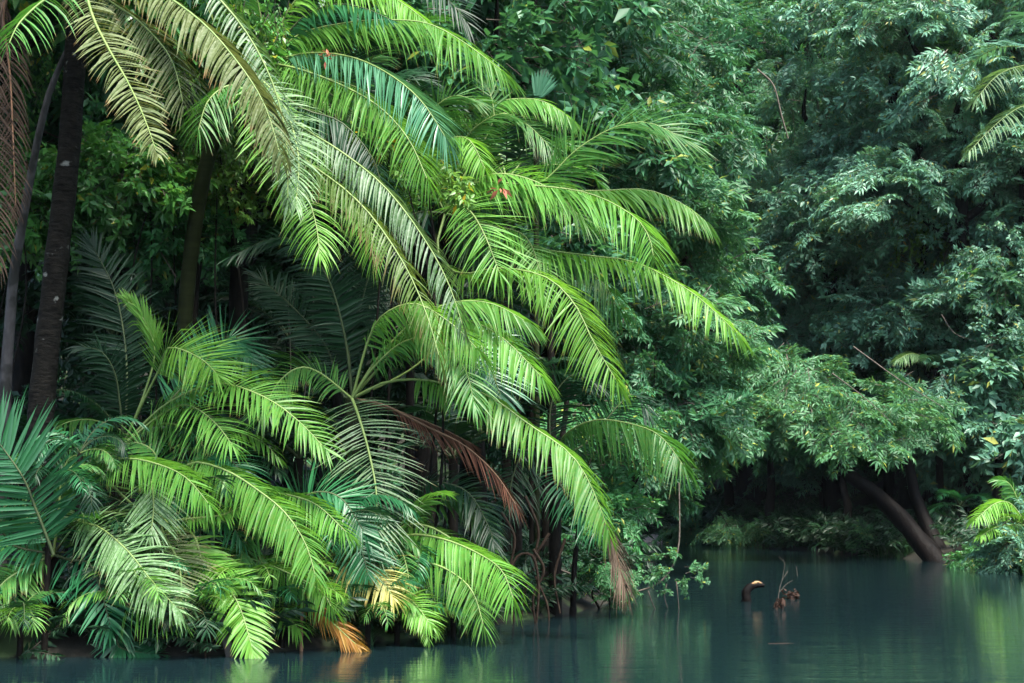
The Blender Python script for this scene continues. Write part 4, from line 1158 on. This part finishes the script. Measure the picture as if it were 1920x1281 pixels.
# hanging vines
VINES = [
    (430, 130, 17.4, 90, 150, "leafy vine curtain hanging left of the upper palm's crown", 'vine'), (480, 60, 17.8, 60, 120, "leafy vine curtain at the top edge above the upper palm", 'broad'),
    (400, 300, 17.9, 70, 90, "leafy vine curtain hanging over the green palm stem", 'vine'), (60, 120, 17.6, 60, 120, "leafy vine curtain behind the slim grey trunk", 'broad'),
    (1690, 100, 47, 100, 120, "yellow-green vine curtain in the upper right canopy", 'vine'), (1560, 250, 50, 120, 120, "dark vine curtain hanging in the middle of the right canopy", 'can_dark'),
    (1640, 430, 46, 90, 90, "yellowish vine curtain low in the middle of the right canopy", 'vine'), (1740, 440, 45, 60, 110, "yellowish vine curtain above the silvery small palm", 'vine'),
    (1225, 850, 24, 40, 50, "leafy vine curtain hanging at the gap right of the dry straw frond", 'can_mid'),
]
for k, (px, py, d, rx, rz_, label, leaf) in enumerate(VINES):
    rg = np.random.default_rng(200 + k)
    c = at(px, py, d); s = d / F_PX
    spots = [(np.array([rg.uniform(-1, 1) * rx * s, rg.uniform(-1, 1) * rx * s * 0.6, rg.uniform(0.0, 1.1) * rz_ * s]), (0, 0, -1), rz_ * s * rg.uniform(0.6, 1.2)) for _ in range(26)]
    o = add("hanging_vine", foliage_mesh("hanging_vine", spots, 'vine', leaf, rg), None, None, label, "vine")
    o.location = Vector(c)

# far wood on the slope behind, one mass
rg = np.random.default_rng(301); spots = []
while len(spots) < 220:
    x = rg.uniform(-45, 45); y = rg.uniform(60, 100)
    if abs(x) > 0.45 * y + 4:
        continue
    z = gz(x, y) + rg.uniform(0, 1) ** 0.8 * 9
    spots.append((np.array([x, y, z]), (rg.uniform(-1, 1), -1, rg.uniform(-.1, .4)), rg.uniform(2.5, 4.5)))
add("forest", foliage_mesh("forest", spots, 'pinnate', 'can_dark', rg), kind="stuff", label="dark mass of forest on the slope behind the river bend", cat="forest")

# undergrowth along the banks and on the forest floor: one mass each
rg = np.random.default_rng(302); spots = []
for x0_, x1_, y0_, y1_, smin, smax, want in ((-8, 6, 13, 26, 0.0, 3.5, 650), (-8, 3, 13, 20, -0.12, 0.45, 220), (8, 16, 26, 48, -0.1, 0.6, 350), (-4, 15, 26, 62, 0.0, 2.2, 1000), (-4, 16, 30, 66, 1.5, 9, 350)):
    n_ = 0
    cx = rg.uniform(x0_, x1_, 12000); cyy = rg.uniform(y0_, y1_, 12000); sdv = river_sd(cx, cyy)
    for x, y, s_ in zip(cx, cyy, sdv):
        if smin < s_ < smax and abs(x) < 0.42 * y + 2 and n_ < want and not (9.0 < x < 11.9 and 30 < y < 40.5):
            n_ += 1
            size = 0.35 + 0.012 * y
            a = rg.uniform(0, 6.28)
            spots.append((np.array([x, y, gz(x, y) + rg.uniform(0, 0.25)]), (math.cos(a), math.sin(a) - 0.5, rg.uniform(0.2, 1.0)), size * rg.uniform(0.6, 1.3)))
add("undergrowth", foliage_mesh("undergrowth", spots, 'fern', 'can_shade', rg), kind="stuff", label="dark leafy undergrowth covering both banks", cat="undergrowth")  # leaf colour darkened to deepen the shadows on the banks


def blades(name, pts, hgt, wid, mat, label, rg):
    k = len(pts)
    a = rg.uniform(0, 6.28, k); lean = rg.uniform(0.2, 1.1, k)
    h = hgt * rg.uniform(0.5, 1.2, k)
    dirh = np.stack([np.cos(a), np.sin(a), np.zeros(k)], 1)
    side = np.stack([-np.sin(a), np.cos(a), np.zeros(k)], 1)
    V = []
    for s, w in ((0, 1), (0.35, 0.9), (0.7, 0.6), (1, 0.03)):
        c = pts + dirh * (lean * h * s ** 1.6)[:, None] + np.array([0, 0, 1.0]) * (h * (s - 0.45 * lean * s ** 2.2))[:, None]
        V += [c - side * wid * w, c + side * wid * w]
    V = np.stack(V, 1)
    q = np.array([(0, 1, 3, 2), (2, 3, 5, 4), (4, 5, 7, 6)])
    ti = np.zeros((k, 8, 4)); ti[..., 0] = rg.random((k, 1)); ti[..., 1] = [0, 0, .35, .35, .7, .7, 1, 1]
    return add(name, mesh_arrays(name, V, quads=(q[None] + (np.arange(k) * 8)[:, None, None]).reshape(-1, 4), tint=ti, mats=[M[mat]]), kind="stuff", label=label, cat="grass")


pts = []
for px0, px1, py, d0, d1, n in ((560, 700, 1190, 16.0, 16.9, 1200), (740, 920, 1140, 17.0, 18.6, 3200), (480, 640, 1200, 15.9, 16.6, 700)):
    for _ in range(n):
        d = rg.uniform(d0, d1); c = at(rg.uniform(px0, px1), py, d)
        pts.append((c[0], c[1], max(0.0, gz(c[0], c[1])) + rg.uniform(0, 0.30) * (px0 == 740)))
blades("grass", np.array(pts), 0.26, 0.005, 'grass', "fine dark grass on the bank below the bright low palm", rg)
pts = []
for px0, px1, d0, d1, n in ((1600, 1760, 40, 44, 2600), (1280, 1560, 48, 55, 3000), (1850, 1990, 30, 34, 2200)):
    for _ in range(n):
        d = rg.uniform(d0, d1); x = (rg.uniform(px0, px1) - 960) / F_PX * d / CP
        if river_sd(np.array([x]), np.array([d]))[0] > -0.1:
            pts.append((x, d, max(0, gz(x, d))))
if pts:
    blades("grass", np.array(pts), 0.5, 0.014, 'grass', "dim grass along the far waterline", rg)

# ------------------------------------------------------------------ roots, lianas, driftwood, snags
def rod(name, path, r0, r1, mat, label, cat, parent=None, sides=7, m=20, rough=0.06, group=None, seed=1):
    P = np.array(path, float)
    C, _ = spline(P, m)
    o0 = C[0].copy()
    v, q = tube_arrays(C - o0, np.linspace(r0, r1, m), sides, np.random.default_rng(seed), rough)
    o = add(name, mesh_arrays(name, v, quads=q, mats=[M[mat]], smooth=True), parent, None, label, cat, group)
    o.location = Vector(o0)
    return o


ra = lambda s, d: [at(float(t.split(',')[0]), float(t.split(',')[1]), d) for t in s.split()]
rod("dead_post", ra("1073,1185 1075,1120 1077,1060 1085,985", 20.0), 0.055, 0.03, 'wood', "thin dead stem standing in the water at the left bank's corner", "stem")
ROOTS = ["960,1060 975,1040 1000,1045 1010,1100 1005,1180", "1000,1030 1020,1070 1000,1120 1005,1180", "940,960 965,1010 955,1080 965,1180", "1030,1000 1000,1060 1025,1130 1030,1170",
         "985,930 1010,1000 990,1080 975,1175", "1060,1010 1040,1080 1050,1150", "900,1000 930,1060 925,1130 935,1180"]
rt = empty("root_tangle", on_water(1000, 1160) + (0.0,), "tangle of hanging roots in the dark undercut of the left bank", "roots")
for k, s in enumerate(ROOTS):
    o = rod("root", ra(s, 18.9 + 0.12 * k), 0.022, 0.014, 'root', None, None, rt, seed=k)
    o.location = o.location - rt.location
rt2 = empty("root_tangle", on_water(400, 1226) + (0.0,), "few dark stilt roots dipping into the water beside the lime dipping frond", "roots")
for k, s in enumerate(("372,1150 380,1180 386,1235", "400,1160 396,1195 392,1235", "440,1165 436,1200 440,1232", "355,1165 350,1200 356,1236")):
    o = rod("root", ra(s, 14.95 + 0.1 * k), 0.018, 0.012, 'root', None, None, rt2, seed=k)
    o.location = o.location - rt2.location
# bent grey tree roots at the pale clump's foot
rod("dead_stump", ra("405,1150 415,1175 425,1205 432,1235", 14.9), 0.06, 0.045, 'bark_grey', "short grey stump slanting into the water under the pale clump", "stump")
rod("reed_stem", ra("565,1235 565,1190 566,1150 570,1120", 15.4), 0.02, 0.016, 'rachis_dead', "upright tan stem at the waterline beside the orange frond", "stem")
# liana with leaves at the right of the palms
li = empty("liana", at(1273, 905, 21.5), "long liana dropping from the glossy frond and curving back to the bank, leafy below", "liana")
lp = ra("1273,905 1274,960 1273,1020 1262,1060 1240,1090 1200,1108 1150,1108 1090,1085 1030,1060", 21.5)
o = rod("stem", lp, 0.011, 0.017, 'twig', None, None, li); o.location = Vector(lp[0]) - li.location
sp = []
rg = np.random.default_rng(55)
for s in ("1285,1060", "1265,1085", "1240,1065", "1220,1095", "1190,1100", "1160,1095", "1280,1100", "1250,1045", "1210,1060", "1295,1080", "1270,1040", "1285,1075", "1230,1085", "1175,1085", "1262,1110", "1205,1080"):
    c = at(float(s.split(',')[0]), float(s.split(',')[1]), 21.5 + rg.uniform(-.3, .3))
    sp.append((c - np.array(li.location), (rg.uniform(-1, 1), rg.uniform(-1, .3), rg.uniform(-.4, .4)), rg.uniform(0.25, 0.42)))
add("foliage", foliage_mesh("foliage", sp, 'broad', 'can_lit', rg), li)
for k, s in enumerate(("1215,1108 1225,1135 1238,1160", "1268,1090 1272,1130 1275,1170", "1140,1115 1125,1140 1122,1168", "1180,1105 1170,1130 1160,1150", "1250,1095 1246,1120 1252,1140")):
    rod("dead_twig", ra(s, 21.4), 0.012, 0.005, 'twig', ("pale dry twig poking down from the liana's bend", "pale dry twig hanging below the liana's leafy end", "pale dry twig slanting into the water near the dead stem",
        "short dry twig hanging between the liana and the bank bush", "short dry twig hanging from the middle of the liana")[k], "twig", seed=k)
# snag with dry top
sn = empty("snag", on_water(1400, 1128) + (0.0,), "broken black log snag rising from the river, its orange-brown dry top pointing right", "log")
d = on_water(1400, 1128)[1]
b = np.array(sn.location)
C, _ = spline(ra("1400,1150 1399,1125 1399,1110 1408,1100 1420,1097 1433,1098", d), 26)
R = np.interp(np.linspace(0, 1, 26), [0, 0.4, 0.6, 0.85, 1], [0.085, 0.075, 0.065, 0.045, 0.028])
v, q = tube_arrays(C - b, R, 10, np.random.default_rng(4), 0.10)
add("stub", mesh_arrays("stub", v, quads=q, mats=[M['wood']], smooth=True), sn)
C2, _ = spline(ra("1404,1102 1410,1096 1420,1092 1430,1094", d - 0.02), 14)
v, q = tube_arrays(C2 - b, np.interp(np.linspace(0, 1, 14), [0, .5, 1], [0.015, 0.03, 0.014]), 8, np.random.default_rng(6), 0.14)
add("dry_top", mesh_arrays("dry_top", v, quads=q, mats=[M['wood_dry']], smooth=True), sn)
# half-sunk twig with its dead leaves
d = on_water(1460, 1142)[1]
tb = empty("drift_branch", on_water(1460, 1142) + (0.0,), "thin forked dead branch sticking up from the water right of the snag", "branch")
b = np.array(tb.location)
for s, r in (("1458,1150 1460,1115 1466,1090 1478,1070", 0.006), ("1462,1110 1474,1096 1487,1088", 0.004), ("1466,1090 1470,1068 1471,1055 1460,1044", 0.003), ("1495,1080 1494,1070 1493,1062", 0.004)):
    o = rod("twig", ra(s, d), r, r * 0.5, 'twig', None, None, tb); o.location = o.location - tb.location
pts = np.array([at(1462 + rg.uniform(-7, 7), 1128 + rg.uniform(-8, 14), d + rg.uniform(-.05, .05)) - b for _ in range(40)])
lv = leaves_on(pts, unit(np.array([0, 0, -1.0]) + 0.5 * rg.standard_normal((40, 3))), None, 0.09, 0.035, rg)
ti = np.zeros((40, 4, 4)); ti[..., 0] = rg.random((40, 1))
add("dead_leaves", mesh_arrays("dead_leaves", lv, tris=(LEAF_T[None] + (np.arange(40) * 4)[:, None, None]).reshape(-1, 3), tint=ti, mats=[M['litter']]), tb)
d = on_water(1485, 1123)[1]; c = at(1485, 1117, d)
pts = c + 0.06 * rg.standard_normal((60, 3)) * np.array([1, 1, 0.7])
lv = leaves_on(pts, unit(rg.standard_normal((60, 3))), None, 0.09, 0.05, rg) - c
ti = np.zeros((60, 4, 4)); ti[..., 0] = rg.random((60, 1))
o = add("leaf_clump", mesh_arrays("leaf_clump", lv, tris=(LEAF_T[None] + (np.arange(60) * 4)[:, None, None]).reshape(-1, 3), tint=ti, mats=[M['litter']]), None, None, "small round clump of wet brown leaves stranded in the river", "leaf clump")
o.location = Vector(c)
# driftwood on the far bank
rod("driftwood", ra("1455,995 1490,990 1525,992 1560,990", 50), 0.07, 0.03, 'bark_grey', "pale driftwood branch lying on the far bank between slim trunks", "driftwood")
# lianas in the canopy and the interior
for k, (s, dd, r, lab) in enumerate((
        ("1045,-20 1075,50 1100,110 1112,150", 26, 0.02, "tan liana curving down at the top centre, right of the fan leaf"),
        ("1420,130 1450,160 1465,215 1478,260", 44, 0.03, "dark liana looping in the upper right canopy"),
        ("1790,400 1765,520 1772,640 1790,700", 45, 0.03, "dark straight liana hanging in the right canopy above the silvery palm"),
        ("575,900 570,760 585,620 590,420", 18.6, 0.010, "pale thin liana in the dark just left of the rosette palm"),
        ("535,830 545,700 540,560", 18.9, 0.009, "pale thin liana in the dark beside the bright crest frond's tip"),
        ("330,520 300,470 270,420 240,380", 18.0, 0.008, "thin grey liana slanting over the interior shrubs"))):
    rod("liana", ra(s, dd), r, r * 0.7, 'twig', lab, "liana", seed=k)
for k, (s, dd, r, lab) in enumerate((
        ("1375,485 1400,472 1418,468", 31, 0.014, "short pale bare twig low beside the overhanging tree's right edge"),
        ("1600,650 1690,715 1770,765", 37, 0.020, "long bare branch slanting down above the leaning tree's crown"), ("1560,700 1620,745 1675,795", 36.5, 0.016, "bare branch lying through the leaning tree's crown"),
        ("1765,590 1790,625 1830,640", 41, 0.018, "pale bare branch pointing right above the silvery palm"), ("1285,150 1305,90 1340,60", 34, 0.016, "bare pale twig rising in the dark canopy right of the fan leaf"),
        )):
    rod("bare_branch", ra(s, dd), r, r * 0.4, 'twig', lab, "branch", seed=40 + k, rough=0.1)
wx, wy = on_water(1440, 1207)
fs = rod("floating_stick", [(wx, wy, -0.002), (wx + 0.16, wy + 0.02, 0.001), (wx + 0.32, wy + 0.05, -0.003)], 0.006, 0.003, 'root', "thin brown stick floating flat on the open water below the snag", "stick")
# red dried leaves caught in the palms, gold leaves in the shrub
for px, py, dd, mat, n, L, lab in ((935, 352, 17.4, 'red', 9, 0.14, "cluster of dry reddish leaves caught on the bright palm's fronds"), (612, 106, 17.0, 'red', 14, 0.07, "small dry red sprig lying on the bluish arching frond"),
                                 (735, 268, 16.9, 'gold', 4, 0.13, "golden leaf cluster hanging below the bluish frond"), (865, 382, 17.0, 'gold', 3, 0.12, "golden leaf hanging before the camera-facing fresh frond"), (706, 302, 16.7, 'gold', 2, 0.09, "small golden leaf left of the lime shrub")):
    c = at(px, py, dd)
    pts = 0.03 * rg.standard_normal((n, 3))
    lv = leaves_on(pts, unit(rg.standard_normal((n, 3)) * np.array([1, 0.4, 1])), None, L, L * 0.38, rg)
    ti = np.zeros((n, 4, 4)); ti[..., 0] = rg.random((n, 1))
    o = add("caught_leaves", mesh_arrays("caught_leaves", lv, tris=(LEAF_T[None] + (np.arange(n) * 4)[:, None, None]).reshape(-1, 3), tint=ti, mats=[M[mat]]), None, None, lab, "leaves")
    o.location = Vector(c)
# sandbar in the gap
sbx, sby = on_water(1235, 1014)
th = np.linspace(0, 2 * math.pi, 28, endpoint=False)
V = [(0, 0, 0.28)] + [(2.3 * math.cos(a) * 0.5 * (1 + .1 * math.sin(3 * a)), 2.4 * math.sin(a) * 0.5, 0.2) for a in th] + [(2.9 * math.cos(a), 3 * math.sin(a), -0.3) for a in th]
T3 = [(0, 1 + i, 1 + (i + 1) % 28) for i in range(28)]
Q4 = [(1 + i, 29 + i, 29 + (i + 1) % 28, 1 + (i + 1) % 28) for i in range(28)]
o = add("sandbar", mesh_arrays("sandbar", V, tris=T3, quads=Q4, mats=[M['sand']], smooth=True), kind="structure")
o.location = (sbx, sby, 0)

# thin river mist that adds to the blue put into the far forest's leaves
hm, nt, out = new_mat("river_haze")
pv = N(nt, "ShaderNodeVolumePrincipled")
pv.inputs["Color"].default_value = (0.72, 0.88, 1.0, 1)
pv.inputs["Density"].default_value = 0.00008
pv.inputs["Anisotropy"].default_value = 0.2
nt.links.new(pv.outputs[0], out.inputs["Volume"])
x0, x1, y0, y1, z0, z1 = -150, 150, -60, 150, -2.3, 70
V = [(x, y, z) for z in (z0, z1) for y in (y0, y1) for x in (x0, x1)]
add("haze", mesh_arrays("haze", V, quads=[(0, 2, 3, 1), (4, 5, 7, 6), (0, 1, 5, 4), (2, 6, 7, 3), (0, 4, 6, 2), (1, 3, 7, 5)], mats=[hm]), kind="stuff")
GROUPS = {'shrub': "shrubs of the forest edge", 'hanging_vine': "leafy vine curtains", 'liana': "lianas hanging in the forest", 'bare_branch': "bare branches in the canopy", 'dead_twig': "dry twigs under the liana",
          'bank_tree': "slim trees of the far bank", 'thin_tree': "thin black trunks among the palms", 'overhanging_tree': "small trees overhanging the water", 'caught_leaves': "dry leaves caught in the palms"}
for o in list(scn.objects):
    if o.parent is None and o.get('category') and not o.get('group'):
        st = o.name.split('.')[0]
        if st in GROUPS:
            o['group'] = GROUPS[st]
        elif st == 'palm':
            lb = o['label']
            o['group'] = ("tiny palms at the waterline" if lb.startswith(('tiny', 'small palm')) else "dim palms of the shaded interior" if lb.startswith('dim') else "far palms on the right bank" if 'far palm' in lb or o.location.y > 30
                          else "low palm clumps along the left bank" if lb.startswith('low') else "tall and middle palms of the left bank")
